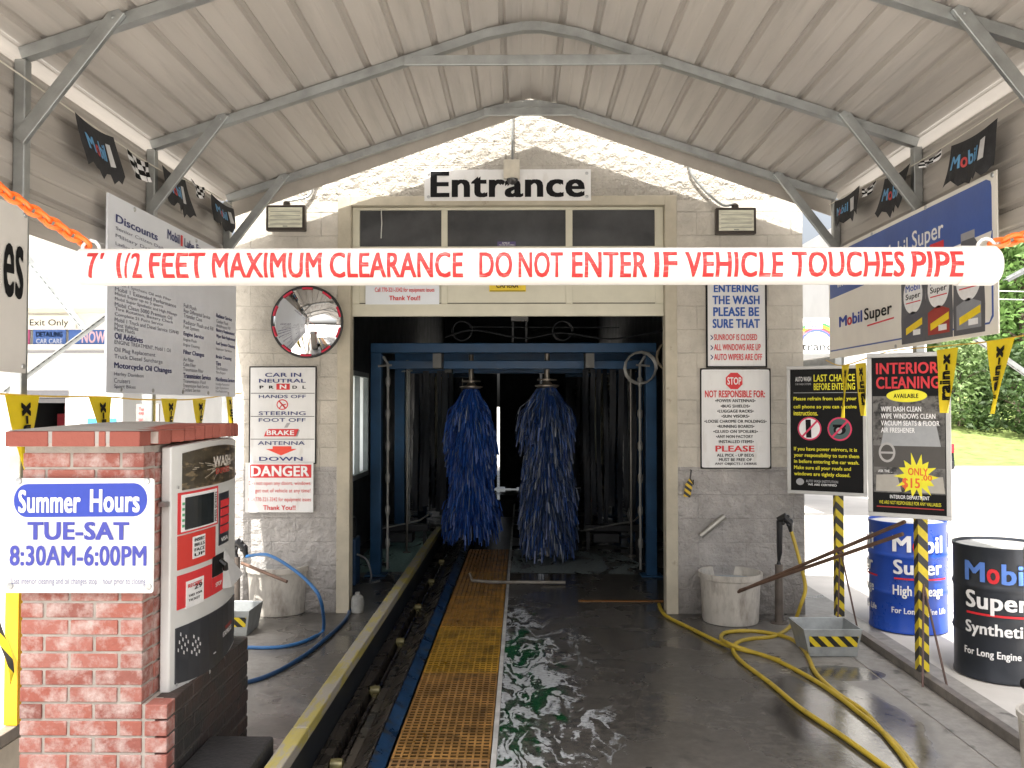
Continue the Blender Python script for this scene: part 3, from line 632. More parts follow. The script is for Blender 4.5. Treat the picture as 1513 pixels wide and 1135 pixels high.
# ------------------------------------------------------------------ menu board and banners on the side panels
M_menu = mat('menu_grey', (.70, .73, .78), .38, 0, .06, 2, .03, 6, rvar=.08)
it = []
def col(x0, x1, rows, hd):
    for y, h, s, bd, w in rows: it.append(('t', s, x0, y, x0 + (x1 - x0) * w, y + h, NAV if bd else INKM, .02 if bd else 0))
INKM = ink('menu', (.13, .14, .20))
col(4, 46, [(9, 4.2, 'Discounts', 1, .62), (15.2, 2.3, 'Senior Citizen Daily', 0, .75), (19, 2.3, 'Military Daily', 0, .55), (23, 2.3, 'Ladies Tuesday', 0, .5),
   (43.4, 2.1, 'Mobil 1 Synthetic Oil with Filter', 0, .86), (46, 2.1, 'Mobil 1 Extended Performance', 0, .95), (48.6, 2.1, 'Mobil Super up to 5 quarts', 0, .72), (51.2, 2.1, 'Mobil Super Synthetic and High Mileage', 0, .97), (53.8, 2.1, 'Mobil Clean 5000 Premium Oil', 0, .88), (56.4, 2.1, 'Tire Rotation, Battery Check', 0, .9), (59, 2.1, 'Complete 21 Point Service', 0, .72), (61.6, 2.1, 'Mobil 1 Truck and Diesel Service 15W40', 0, 1), (64.2, 2.1, 'Most Vehicles', 0, .33), (66.4, 2, 'Most Fluids', 0, .28),
   (69.3, 3.2, 'Oil Additives', 1, .40), (73, 2.4, 'ENGINE TREATMENT, Mobil 1 Oil', 0, .86), (76.8, 2.8, 'Oil Plug Replacement', 0, .6), (80.2, 2.8, 'Truck Diesel Surcharge', 0, .72), (84.3, 3.9, 'Motorcycle Oil Changes', 1, .88), (89.3, 2.4, 'Harley Davidson', 0, .42), (92.4, 2.4, 'Cruisers', 0, .22), (95.6, 2.4, 'Sport Bikes', 0, .3)], 1)
col(50, 76, [(44, 2.4, 'Full Flush', 0, .4), (47, 2.4, 'Rear Differential Service', 0, .88), (50, 2.4, 'Transfer Case', 0, .6), (54, 2.4, 'Radiator Flush and Fill', 0, 1), (57, 2.8, 'Fuel System', 0, .5), (61, 3.2, 'Engine Service', 1, .66), (65, 2.2, 'Engine Flush', 0, .42), (68.2, 2.2, 'Engine Cleaning', 0, .52),
   (72.2, 3.4, 'Filter Changes', 1, .68), (77, 2.2, 'Air Filter', 0, .33), (80, 2.2, 'Cabin Filter', 0, .4), (83, 2.2, 'Transmission Filter', 0, .66), (86.3, 3.2, 'Transmission Service', 1, .92), (90.3, 2.1, 'Transmission Fluid', 0, .74), (93, 2.1, 'Transmission Flush Service', 0, .85), (95.6, 2.1, 'Coolant Service', 0, .56)], 1)
col(79, 99, [(44, 2.6, 'Radiator Service', 1, .8), (48, 2.2, 'Coolant Flush', 0, .6), (51, 2.2, 'Antifreeze Fill', 0, .72), (54, 2.9, 'Battery Replacement', 1, .95), (58, 2.9, 'Wiper Blade Replacement', 1, 1), (63, 2.9, 'Fuel System Cleaning', 1, .98), (67, 2.2, 'Injector Service', 0, .8), (72, 3, 'Brake Cleaning', 1, .8), (76.4, 2.8, 'Tire', 1, .24), (80, 2.2, 'Tire Rotation', 0, .6), (83, 2.2, 'Tire Repair', 0, .5), (87, 2.8, 'Miscellaneous Services', 1, .98), (91, 2, 'Headlight Restoration', 0, .7), (93.4, 2, 'Light Replacement', 0, .66), (95.8, 2, 'Fuse Replacement', 0, .6)], 1)
it += [('t', 'Mobil', 37, 3.6, 46, 9.2, NAV, .02), ('t', '1', 47, 3.2, 48.6, 9.8, RED, .03), ('t', 'Lube', 50, 4, 58, 9.2, NAV, .02), ('t', 'Express', 60, 4, 73, 9.6, NAV, .02)]
X_L = CX - HW + T / 2 + .01
sign('menu_board', 'large grey service menu board hung inside the left carport wall', 'menu board', 2.26, 1.14, (X_L + .02, 6.12, 1.825), R(90), (0, 0, 100, 100), it, M_menu, thick=.012,
     bolts=[(8, 98), (28, 98), (50, 98), (72, 98), (92, 98), (15, 2), (60, 2)])
X_R = CX + HW - T / 2 - .012
M_ban = mat('banner_vinyl', (.78, .75, .68), .35, 0, .08, 2.5, .25, 3.0, rvar=.08); SBLU = mat('banner_blue', (.03, .085, .34), .32, 0, .15, 2, .25, 3.0)
LBLU = ink('logo_blue', (.02, .06, .36)); LRED = ink('logo_red', (.62, .02, .03))
def bottle(cx, w, body, band):
    l, r = cx - w / 2, cx + w / 2
    return [('p', 'bottle_picture', [(l, 97.5), (l - .2, 80), (l + .1, 66), (l, 52), (l + w * .2, 44), (l + w * .3, 36), (r - w * .3, 36), (r - w * .1, 44), (r, 52), (r - .1, 66), (r + .2, 80), (r, 97.5)], ink('bottle_grey', (.09, .09, .10)), .0022),
            ('o', 'bottle_label', cx, 62, w * .40, 14, WHT, .0028), ('p', 'bottle_label', [(l + w * .1, 94), (l + w * .1, 78), (cx, 74), (r - w * .1, 78), (r - w * .1, 94)], body, .0028),
            ('t', 'Mobil', cx - w * .3, 54, cx + w * .3, 59, LBLU, .02), ('t', 'Super', cx - w * .3, 60.5, cx + w * .32, 66, K, .02), ('r', 'label_rule', cx - w * .3, 67, cx + w * .32, 67.8, LRED, .0032),
            ('p', 'label_band', [(l + w * .2, 86), (r - w * .12, 80), (r - w * .12, 85), (l + w * .2, 91)], YEL, .0034), ('r', 'label_square', cx, 88, r - w * .2, 92, WHT, .0036)]
its = [('p', 'blue_band', [(1.0, 44), (1.0, 3), (96, 3), (97.6, 5), (98, 9), (98, 36)], SBLU, .0016), ('r', 'blue_band', 1.0, 92.2, 96.5, 93.4, SBLU), ('p', 'blue_band', [(96.5, 93.4), (96.5, 92.2), (97.6, 88), (97.6, 40), (98, 36), (98.2, 36), (98.2, 89)], SBLU),
       ('t', 'Introducing', 8, 22.5, 40, 40, WHT, .012), ('t', 'Mobil', 43, 17.5, 58, 32, WHT, .012), ('t', 'Super', 60.5, 15, 77, 32, WHT, .012),
       ('t', 'M', 9, 63, 15.5, 72.5, LBLU, .03), ('t', 'o', 15.8, 65.5, 19.6, 72.7, LRED, .03), ('t', 'bil', 20, 62.5, 27.5, 72.5, LBLU, .03), ('t', 'Super', 29, 62, 48, 75, K, .02), ('p', 'logo_rule', [(31, 77.5), (31, 76.3), (49, 74.8), (49, 76)], LRED),
       ('r', 'bottle_cap', 70, 30, 77, 47, LRED, .002), ('r', 'bottle_cap', 85, 31, 91, 47, ink('cap_grey', (.3, .3, .32)), .002)]
for cx, bd in ((60.5, ink('lab_dark', (.08, .08, .1))), (74, ink('lab_red', (.32, .03, .02))), (88, ink('lab_sil', (.25, .26, .28)))): its += bottle(cx, 13.4, bd, YEL)
sign('oil_banner', 'large blue and cream motor oil banner with three bottles on the right carport wall', 'banner', 2.55, .86, (X_R - .016, 5.93, 2.13), R(-90), (0, 0, 100, 100), its, M_ban, thick=.006, bolts=[(1.5, 2), (35, 2), (68, 2), (98.5, 2), (50, 98)])
sign('near_banner', 'white banner with black lettering at the left edge, hanging near the brick pillar', 'banner', 1.15, .78, (X_L + .02, 3.60, 1.905), R(90), (0, 0, 100, 100), [('t', 'es', 83.0, 24, 97, 56, K, .02)], mat('banner_white', (.68, .66, .62), .4, 0, .07, 2, .3, 2.5), thick=.005, bolts=[(98, 4), (98, 96)])

# ------------------------------------------------------------------ racing flags on strings under the eaves
M_fl = mat('flag_black', (.02, .02, .022), .75, 0, .3, 12, .2, 40)
def flag(label, loc, rotz, w, h, shear, seed, items=(), ragged=True, chk=False, group=None, name='racing_flag'):
    rnd = random.Random(seed); o = thing(name, label, 'flag', loc, rotz, group)
    k1, p1, amp = rnd.uniform(7, 12), rnd.uniform(0, 6), .018
    bot = [rnd.uniform(-.03, .03) * (1 if ragged else .1) for _ in range(13)]
    def pos(u, v, off=0):
        hh = h + (bot[int(u * 12)] if v > .8 else 0) * (v - .8) / .2
        x = -w / 2 + u * w + shear * v * h + .03 * v * math.sin(u * 5 + p1); y = -.012 - amp * v * (1 + math.sin(k1 * u + p1 + v * 2)) - off
        return (x, y, -v * hh - .02 * math.sin(math.pi * u))
    q = MB(); q.sheet(lambda u, v: pos(u, v), 12, 8)
    if chk:
        q.build('cloth', WHT, o, True, smooth=True, ang=80); q = MB()
        for i in range(5):
            for j in range(4):
                if (i + j) % 2 == 0:
                    q.sheet(lambda u, v: pos((i + u) / 5, (j + v) / 4, .0025), 3, 3)
        q.build('check_squares', K, o, True)
    else: q.build('cloth', M_fl, o, True, smooth=True, ang=80)
    for txt, u0, u1, v0, v1, m in items:
        v, f, _ = glyphs(txt, .03); q = MB(); q.lay(lambda a, b_: pos(u0 + a * (u1 - u0), v1 + b_ * (v0 - v1), .004), v, f); q.build('lettering', m, o, True)
    return o
LB = ink('flag_blue', (.12, .32, .55)); LW = ink('flag_white', (.55, .55, .55)); LR = ink('flag_red', (.5, .06, .06))
logo = [('M', .12, .28, .30, .62, LB), ('o', .29, .40, .40, .64, LR), ('bil', .41, .62, .28, .62, LB), ('1', .68, .80, .22, .70, LW)]
XF = CX - HW + T / 2 + .03; XG = CX + HW - T / 2 - .03
G = 'flags on the strings under the eaves'
flag('black motor oil flag hanging nearest on the left wall', (XF, 4.80, 3.29), R(90), .44, .235, .5, 1, logo, group=G)
flag('black and white checkered flag beside the left middle post', (XF, 5.34, 3.275), R(90), .30, .125, .2, 2, chk=True, ragged=False, group=G)
flag('black flag behind the second brace on the left wall', (XF, 5.90, 3.32), R(90), .40, .22, .5, 3, logo, group=G)
flag('small checkered flag between two black flags on the left wall', (XF, 6.33, 3.36), R(90), .26, .09, .2, 4, chk=True, ragged=False, group=G)
flag('black flag at the far left corner by the pillar', (XF, 6.87, 3.35), R(90), .52, .18, .2, 5, logo, group=G)
flag('black motor oil flag above the near end of the blue banner', (XG, 4.86, 3.25), R(-90), .50, .235, -.1, 6, logo, group=G)
flag('thin checkered flag by the right middle post', (XG, 5.36, 3.27), R(-90), .28, .05, 0, 7, chk=True, ragged=False, group=G)
flag('black flag behind the right middle brace', (XG, 5.85, 3.30), R(-90), .40, .24, -.3, 8, logo, group=G)
flag('thin checkered flag between black flags on the right wall', (XG, 6.32, 3.33), R(-90), .25, .06, 0, 9, chk=True, ragged=False, group=G)
flag('greyish flag at the far right corner above the banner', (XG, 6.76, 3.37), R(-90), .52, .20, 0, 10, logo, group=G)
for x, lb in ((XF, 'thin white string carrying the flags along the left wall'), (XG, 'thin white string carrying the flags along the right wall')):
    q = MB(); q.tube(smooth_path([(x, 2.75, 3.33), (x, 4.3, 3.30), (x, 4.95, 3.285), (x, 5.7, 3.285), (x, 6.3, 3.345), (x, 7.17, 3.38)], 5), .004, 6); tag(q.build('flag_string', ink('string', (.6, .58, .5)), smooth=True), lb, 'string')

# yellow pennants
M_pn = mat('pennant_yellow', (.86, .66, .01), .5, 0, .06, 6, .1, 20)
def pennant(label, loc, rotz, w, h, seed, tilt=0, twist=1.0):
    rnd = random.Random(seed); o = thing('pennant', label, 'pennant', loc, rotz, 'yellow pennants on the bunting'); p = rnd.uniform(0, 6)
    def pos(u, v, off=0):
        hw = w / 2 * (1 - .86 * v)
        return (-hw + 2 * hw * u + tilt * v * h, -.006 - .02 * v * math.sin(4 * u * twist + p + 2 * v) - .02 * v - off, -v * h)
    q = MB(); q.sheet(lambda u, v: pos(u, v), 8, 12); q.build('cloth', M_pn, o, True, smooth=True, ang=80)
    v, f, _ = glyphs('rain-x', .05); q = MB()
    q.lay(lambda a, b_: pos(.5 + (.5 - b_) * .40 * (.70 + .30 * a) / (1 - .86 * (.80 - a * .72)), .80 - a * .72, .004), v, f); q.build('lettering', K, o, True)
    return o
XB = CX - HW + T / 2 + .02
for i, (y, z, w, h, lb, tl) in enumerate(((4.16, 1.80, .29, .40, 'large yellow pennant nearest the left edge behind the brick pillar', 0), (4.93, 1.80, .27, .36, 'yellow pennant behind the brick pillar, left of the white cabinet', .15), (5.90, 1.80, .27, .34, 'yellow pennant just right of the brown notice', -.1), (6.45, 1.80, .27, .34, 'yellow pennant in front of the parked white car', -.1), (7.1, 1.83, .14, .30, 'twisted yellow pennant touching the left pillar', .1))):
    pennant(lb, (XB, y, z), R(90), w, h, 20 + i, tl)
XBR = CX + HW - T / 2 - .06
for i, (y, z, w, h, lb, tl) in enumerate(((4.57, 2.09, .27, .38, 'large yellow pennant nearest the right edge against the hedge', -.1), (5.14, 2.08, .26, .37, 'yellow pennant overlapping the right side of the interior cleaning board', 0), (6.45, 2.06, .20, .38, 'tilted yellow pennant between the two black boards', .25), (6.75, 2.06, .16, .40, 'narrow yellow pennant hanging over the cell phone warning board', 0))):
    pennant(lb, (XBR, y, z), R(-90), w, h, 30 + i, tl)
q = MB(); q.tube(smooth_path([(XB, 2.8, 1.84), (XB, 4.2, 1.80), (XB, 5.0, 1.802), (XB, 5.5, 1.79), (XB, 6.4, 1.80), (XB, 7.45, 1.86)], 4), .005, 6); tag(q.build('bunting_string', ink('bunting', (.65, .42, .05)), smooth=True), 'orange string carrying yellow pennants on the left side', 'string')
q = MB(); q.tube(smooth_path([(XBR, 3.6, 2.12), (XBR, 4.6, 2.09), (XBR, 5.2, 2.10), (XBR, 6.0, 2.115), (XBR, 6.8, 2.06), (XBR, 7.2, 2.12)], 4), .004, 6); tag(q.build('bunting_string', ink('bunting', (.65, .42, .05)), smooth=True), 'string carrying yellow pennants on the right side under the banner', 'string')
# ------------------------------------------------------------------ brick pillar with the payment machine
rnd = random.Random(3)
M_brick = island_mat('brick_red', [(.29, .085, .062), (.34, .115, .085), (.24, .075, .058), (.37, .14, .11), (.20, .07, .055)], .85, ((.50, .40, .37), .45, .68, 10), bump=.5, bscale=45)
M_brick2 = island_mat('brick_cap', [(.32, .09, .065), (.27, .075, .055), (.36, .11, .08)], .8, ((.5, .42, .38), .66, .76, 9), bump=.4, bscale=45)
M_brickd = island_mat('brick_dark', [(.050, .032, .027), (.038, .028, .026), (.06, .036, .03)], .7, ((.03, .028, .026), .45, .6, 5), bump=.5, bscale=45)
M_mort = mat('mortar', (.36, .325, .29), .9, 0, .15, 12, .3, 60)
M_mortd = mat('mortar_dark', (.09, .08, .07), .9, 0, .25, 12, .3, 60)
PX0, PX1, PY0, PY1 = -2.04, -1.54, 3.60, 4.66; BXR = -1.437
CO = .0678
def bricks(q, axis, fixed, a0, a1, z0, n, depth, half0=0, jut=.0):
    """courses of bricks in the plane axis=fixed, outward along -y ('y') or +x ('x')"""
    for i in range(n):
        z = z0 + i * CO; a = a0 - (.102 if (i + half0) % 2 else 0)
        while a < a1 - .01:
            b0, b1 = max(a, a0), min(a + .195, a1)
            if b1 - b0 > .02:
                j = rnd.uniform(-.0025, .0025); e = .0015
                if axis == 'y': q.box((b0 + e, fixed - .008 + j, z + .005), (b1 - e, fixed + depth, z + CO - .005))
                else: q.box((fixed - depth, b0 + e, z + .005), (fixed + .008 + j, b1 - e, z + CO - .005))
            a += .204
pil = thing('brick_pillar', 'red brick pillar with curved brick cap carrying the opening hours sign', 'pillar', ((PX0 + PX1) / 2, 4.1, 0))
NB = 8                                                             # courses of the wider base
q = MB(); bricks(q, 'y', PY0 + .008, PX0, PX1, .004, 23, .10); qq = q
bricks(q, 'y', PY0 + .008, PX1 + .010, BXR, .004, NB, .08); q.build('front_bricks', M_brick, pil, bevel=.004)
q = MB(); bricks(q, 'x', PX1 - .008, PY0 + .115, PY1, NB * CO, 15, .05, 1); bricks(q, 'x', PX0 + .04, PY0 + .115, PY1, .004, 23, .03, 1); q.build('side_bricks', M_brick, pil, bevel=.004)
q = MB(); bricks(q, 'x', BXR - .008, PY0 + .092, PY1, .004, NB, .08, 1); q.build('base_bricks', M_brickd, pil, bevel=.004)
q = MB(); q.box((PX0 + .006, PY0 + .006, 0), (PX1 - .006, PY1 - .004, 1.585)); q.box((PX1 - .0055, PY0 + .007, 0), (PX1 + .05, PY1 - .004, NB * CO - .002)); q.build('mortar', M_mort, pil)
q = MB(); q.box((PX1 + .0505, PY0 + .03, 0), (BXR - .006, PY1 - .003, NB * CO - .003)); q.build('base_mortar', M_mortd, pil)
q = MB()                                                           # cap: a row of bricks on the front, curved along the lane side
x = PX0 - .05
for w in (.185, .185, .04, .135):
    q.box((x + .006, PY0 - .05, 1.587), (x + w - .006, PY0 + .06, 1.648)); x += w + .004
def capx(y): t = (y - 3.75) / .85; return PX1 + .035 + .12 * math.sin(math.pi * max(0, min(1, t))) ** .8
y = PY0 + .066; first = True
while y < PY1 + .02:
    w = .10 if first else .062
    xa, xb = capx(y), capx(y + w)
    z0 = 1.587 + .02 * math.sin(math.pi * max(0, min(1, (y - 3.6) / 1.1)))
    q.add([(PX1 - .12, y, z0), (xa, y, z0), (xb, y + w - .010, z0), (PX1 - .12, y + w - .010, z0), (PX1 - .12, y, z0 + .061), (xa, y, z0 + .061), (xb, y + w - .010, z0 + .061), (PX1 - .12, y + w - .010, z0 + .061)],
          [(0, 3, 2, 1), (4, 5, 6, 7), (0, 1, 5, 4), (1, 2, 6, 5), (2, 3, 7, 6), (3, 0, 4, 7)])
    y += w; first = False
q.build('cap_bricks', M_brick2, pil, bevel=.004)
q = MB(); q.box((PX0 - .043, PY0 - .043, 1.586), (PX1 - .004, PY0 + .0595, 1.641))
for k in range(16):
    y = PY0 + .06 + k * .064; q.box((PX1 - .11, y, 1.592 + .016 * math.sin(math.pi * max(0, min(1, (y - 3.6) / 1.1)))), (min(capx(y), capx(y + .064)) - .006, y + .0638, 1.641 + .016 * math.sin(math.pi * max(0, min(1, (y - 3.6) / 1.1)))))
q.build('cap_joints', mat('joint_pale', (.50, .44, .40), .9, 0, .15, 12, .3, 60), pil)
q = MB(); q.sheet(lambda u, v: (PX0 - .045 + u * (.04 + capx(PY0 + .07 + v * 1.0) - PX0 - .01) if True else 0, PY0 - .045 + v * 1.14, 1.6495 + .028 * math.sin(math.pi * v) ** .7 * math.sin(math.pi * min(1, u * 1.0 + .12))), 12, 16)
q.box((PX0 - .045, PY0 - .045, 1.6), (PX1 - .12, PY1, 1.6475)); q.build('mortar_cap', mat('cap_mortar', (.42, .40, .38), .9, 0, .1, 8, .2, 50), pil, smooth=True)
q = MB(); q.box((-1.43, 2.9, .0), (-1.135, 4.08, .245)); tag(q.build('rubber_block', mat('rubber', (.018, .018, .02), .6, 0, .3, 8, .3, 40), bevel=.015), 'black rubber bumper block on the floor beside the brick pillar', 'bumper')

# payment machine let into the lane side of the pillar
KY0, KY1, KZ0, KZ1, KX = 3.755, 4.60, .515, 1.575, -1.492
mc = thing('payment_machine', 'white drive-up payment machine with screen and red panels in the brick pillar', 'payment machine', (-1.5, 4.18, KZ0))
def bow(y): t = (y - KY0) / (KY1 - KY0); return KX + .055 * (1 - (2 * t - 1) ** 2)
def arch(y): t = (y - KY0) / (KY1 - KY0); return .035 * (1 - (2 * t - 1) ** 2)
q = MB(); n = 16; vs = []
for i in range(n + 1):
    y = KY0 + (KY1 - KY0) * i / n
    vs += [(PX1 + .006, y, KZ0), (bow(y), y, KZ0), (bow(y), y, KZ1 + arch(y) * .6), (PX1 + .006, y, KZ1 + arch(y) * .6)]
fs = []
for i in range(n):
    for k in range(4): fs.append((i * 4 + k, (i + 1) * 4 + k, (i + 1) * 4 + (k + 1) % 4, i * 4 + (k + 1) % 4))
fs += [(0, 1, 2, 3), tuple(n * 4 + k for k in (3, 2, 1, 0))]
q.add(vs, fs); q.build('cabinet', mat('cabinet_white', (.66, .665, .65), .35, .1, .05, 3, .02, 30, rvar=.08), mc, smooth=True, ang=30, bevel=.006)
def kp(name, y0, y1, z0, z1, m, off=.004, slant=0, n=8, ztop=None, parent=None, zbot=None):
    """a plate on the bowed face of the machine"""
    q = MB(); vs = []
    for i in range(n + 1):
        t = i / n; y = y0 + (y1 - y0) * t
        za, zb_ = z0 + (zbot(t) if zbot else 0) + slant * t, z1 + (ztop(t) if ztop else 0) + slant * t
        vs += [(bow(y) + .0005, y, za), (bow(y) + off, y, za), (bow(y) + off, y, zb_), (bow(y) + .0005, y, zb_)]
    fs = []
    for i in range(n):
        for k in range(4): fs.append((i * 4 + k, (i + 1) * 4 + k, (i + 1) * 4 + (k + 1) % 4, i * 4 + (k + 1) % 4))
    fs += [(0, 1, 2, 3), tuple(n * 4 + k for k in (3, 2, 1, 0))]
    q.add(vs, fs); return q.build(name, m, parent or mc)
def kt(txt, y0, y1, z0, z1, m, off=.0065, vert=False):
    v, f, _ = glyphs(txt, .02); q = MB()
    if vert: q.lay(lambda a, b_: (bow(y0 + (1 - b_) * (y1 - y0)) + off, y0 + (1 - b_) * (y1 - y0), z0 + a * (z1 - z0)), v, f)
    else: q.lay(lambda a, b_: (bow(y0 + a * (y1 - y0)) + off, y0 + a * (y1 - y0), z0 + b_ * (z1 - z0)), v, f)
    q.build('lettering', m, mc)
M_kd = mat('panel_dark', (.035, .038, .045), .3, 0, .25, 5)
M_kg = mat('picture_panel', (.05, .04, .025), .3, 0, .6, 7, col2=(.30, .22, .12), thr=(.52, .70), stretch=(1, 1, 3.5))
kp('picture_panel', 3.83, 4.52, 1.385, 1.545, M_kg, ztop=lambda t: .02 * (1 - (2 * t - 1) ** 2))
q = MB(); rr_ = random.Random(4)
for i in range(46):                                                # streaks of light and the bright lettering of the picture
    a = rr_.uniform(0, 6.28); r0, r1 = rr_.uniform(.05, .09), rr_.uniform(.1, .3); cy, cz = 4.2, 1.465
    pts = [(cy + r_ * math.cos(a) , cz + r_ * .22 * math.sin(a)) for r_ in (r0, r1)]
    if all(3.84 < p[0] < 4.51 and 1.39 < p[1] < 1.545 for p in pts):
        (ya, za), (yb, zb_) = pts; q.add([(bow(ya) + .006, ya, za), (bow(yb) + .006, yb, zb_), (bow(yb) + .006, yb, zb_ + .003), (bow(ya) + .006, ya, za + .0015)], [(0, 1, 2, 3)])
q.build('picture_streaks', ink('streak', (.5, .45, .36)), mc)
kt('WASH', 4.10, 4.36, 1.465, 1.515, ink('sand', (.65, .6, .55))); kt('EXPRESS', 4.13, 4.34, 1.432, 1.458, ink('logo_r2', (.5, .08, .06)))
kp('screen_frame', 3.80, 4.17, 1.197, 1.375, RED); kp('screen_bezel', 3.82, 4.15, 1.205, 1.365, WHT, .006)
kp('screen', 3.845, 4.105, 1.212, 1.352, mat('screen_glass', (.02, .024, .026), .12, 0, .3, 5), .009)
for i in range(5): kp('menu_mark', 3.825, 3.84, 1.225 + i * .024, 1.236 + i * .024, ink('mark_green', (.1, .35, .18)), .008, n=1)
kt('PRESS SCREEN', 4.115, 4.142, 1.215, 1.35, K, .0085, vert=True)
kp('button_panel', 4.19, 4.35, 1.09, 1.335, M_kd)
for i in range(4): kp('button', 4.205, 4.335, 1.145 + i * .041, 1.178 + i * .041, RED, .009, n=2)
kt('VISA', 4.21, 4.32, 1.105, 1.125, WHT)
kp('instruction_panel', 3.80, 4.14, 1.045, 1.19, mat('panel_red', (.60, .035, .025), .4, 0, .06, 6)); kp('instruction_label', 3.91, 4.02, 1.075, 1.172, WHT, .006, n=2)
for i, s in enumerate(('INSERT', 'BILLS', 'FACE', 'UP')): kt(s, 3.92, 4.01, 1.15 - i * .022, 1.164 - i * .022, K, .008)
kp('receipt_panel', 3.80, 4.10, .875, 1.02, RED); kp('receipt_label', 3.86, 4.01, .868, .985, WHT, .006, n=2); kt('29', 3.92, 3.99, .94, .962, K, .008); kt('RECEIPT', 3.87, 3.99, .975 - .02, .972, RED, .008); kt('TAKE YOUR', 3.875, 3.99, .915, .925, K, .008); kt('TICKET', 3.875, 3.97, .895, .905, K, .008)
kp('card_slot', 4.11, 4.26, .955, 1.05, mat('slot_black', (.008, .008, .008), .4), .004); kp('card_label', 4.11, 4.25, .875, .952, RED); kt('STOP', 4.14, 4.22, .905, .925, WHT)
q = MB(); q.tube([(bow(4.2) + .004, 4.2, 1.02), (bow(4.2) + .03, 4.2, 1.0), (bow(4.2) + .028, 4.21, .975)], .014, 8); q.build('card_guide', mat('slot_black', (.008, .008, .008), .4), mc, smooth=True)
q = MB(); q.add([(bow(4.27) + .004, 4.27, 1.06), (bow(4.48) + .05, 4.50, .90), (bow(4.48) + .05, 4.32, .87), (bow(4.27) + .004, 4.24, .88), (bow(4.27) + .003, 4.27, 1.05), (bow(4.48), 4.50, .89), (bow(4.48), 4.32, .865), (bow(4.27), 4.24, .875)],
      [(0, 1, 2, 3), (7, 6, 5, 4), (0, 4, 5, 1), (1, 5, 6, 2), (2, 6, 7, 3), (3, 7, 4, 0)]); q.build('bill_flap', mat('flap_white', (.6, .6, .6), .35), mc)
kt('CASH', 4.40, 4.49, .905, .93, K, .03)
kp('lower_panel', 3.79, 4.545, .575, .80, M_kd, ztop=lambda t: -.01 * t, zbot=lambda t: -.03 * math.sin(math.pi * min(1, t + .12)) - .02 * t)
q = MB()
for gx, gz, n_ in ((3.80, .70, 4), (3.90, .665, 4)):
    for i in range(4):
        for j in range(5):
            if (i + j) % 2 == 0:
                ya, za = gx + i * .02 + j * .004, gz + j * .016 - i * .010
                q.add([(bow(ya) + .0065, ya, za), (bow(ya) + .0065, ya + .017, za - .008), (bow(ya) + .0065, ya + .019, za + .006), (bow(ya) + .0065, ya + .002, za + .014)], [(0, 1, 2, 3)])
q.build('checkered_mark', WHT, mc); kt('EXPRESS', 4.25, 4.42, .645, .668, WHT); kt('WASH', 4.29, 4.42, .672, .69, ink('logo_r2', (.5, .08, .06))); kt('—', 4.12, 4.15, .60, .606, WHT)
q = MB()
for y, z in ((3.80, 1.40), (3.80, .56), (4.55, 1.40)): q.lathe([(.0005, .008), (.006, .007), (.007, .0035)], (bow(y), y, z), 10, 'x')
q.build('rivet', mat('zinc', (.45, .46, .46), .35, .8), mc)
q = MB(); q.box((PX1 + .008, 3.725, 1.325), (PX1 + .045, 3.753, 1.345)); q.build('latch', mat('zinc', (.45, .46, .46), .35, .8), mc)

# opening hours
HB = ink('hours_blue', (.025, .055, .40))
pill = [(39 - 20 * math.sin(R(t)), 740 - 24.5 * math.cos(R(t))) for t in range(0, 181, 15)] + [(198 + 20 * math.sin(R(t)), 738.5 + 24.5 * math.cos(R(t))) for t in range(0, 181, 15)]
fsign('hours_sign', 'white Summer Hours sign with blue lettering bolted on the brick pillar', 'sign', 5, 707, 228, 876, PY0 - .03, [
    ('p', 'blue_pill', pill, HB), ('t', 'Summer', 26, 724, 119, 758, WHT, .035), ('t', 'Hours', 133, 723, 207, 757, WHT, .035),
    ('t', 'TUE-SAT', 40, 771, 192, 798, ink('hours_violet', (.05, .06, .36)), .04), ('t', '8:30AM-6:00PM', 14, 806, 218, 836, ink('hours_violet', (.05, .06, .36)), .03),
    ('t', '*Last interior cleaning and oil changes stop 1 hour prior to closing', 14, 853, 217, 866, ink('hours_grey', (.16, .17, .30)), .0)], B_wht, thick=.008, bolts=[(26, 711), (217, 711), (15, 866), (221, 866)], corner=.012)
q = MB(); q.sheet(lambda u, v: (-2.075 + .078 * u, PY0 - .02 - .006 * math.sin(u * 5 + v * 7), 1.375 + .065 * v), 6, 5); tag(q.build('ribbon', mat('pink_tape', (.62, .32, .40), .6, 0, .3, 40), smooth=True), 'scrap of pink tape stuck on the brick above the hours sign', 'tape')
# striped tape and yellow paint on the canopy posts, low kerb under the left posts
tape_m = stripes('post_hazard', (.03, .028, .025), (.72, .56, .02), 8.5, (1, 1, 1))
for sd, Y, z0, z1, m_ in ((1, 5.72, .066, 1.06, tape_m), (1, 7.20, .066, 1.2, tape_m), (-1, 4.22, .245, 1.12, mat('post_yellow', (.72, .40, .012), .45, 0, .1, 4, .05, 20))):
    q = MB(); t_ = T / 2 + .003; q.box((CX + sd * HW - t_, Y - t_, z0), (CX + sd * HW + t_, Y + t_, z1)); q.build('post_tape' if sd > 0 else 'post_sleeve', m_, cp)
    if sd > 0:
        q = MB(); x = CX + sd * HW; q.tube([(x, Y - .03, .60), (x - .07, Y - .16, .012)], .007, 6); q.tube([(x, Y - .03, .62), (x + .09, Y - .14, .008)], .007, 6); q.build('stay_rod', mat('stay', (.10, .06, .05), .6, 0, .3, 10), cp)
q = MB(); q.sheet(lambda u, v: (-2.50 + .12 * u * 0 + .13 * v + .012 * math.sin(v * 9), 4.12 - .02 * v + .03 * u, .98 - .52 * v + .05 * u), 3, 12); tag(q.build('hazard_ribbon', tape_m, smooth=True), 'loose striped hazard ribbon beside the yellow post left of the brick pillar', 'tape')
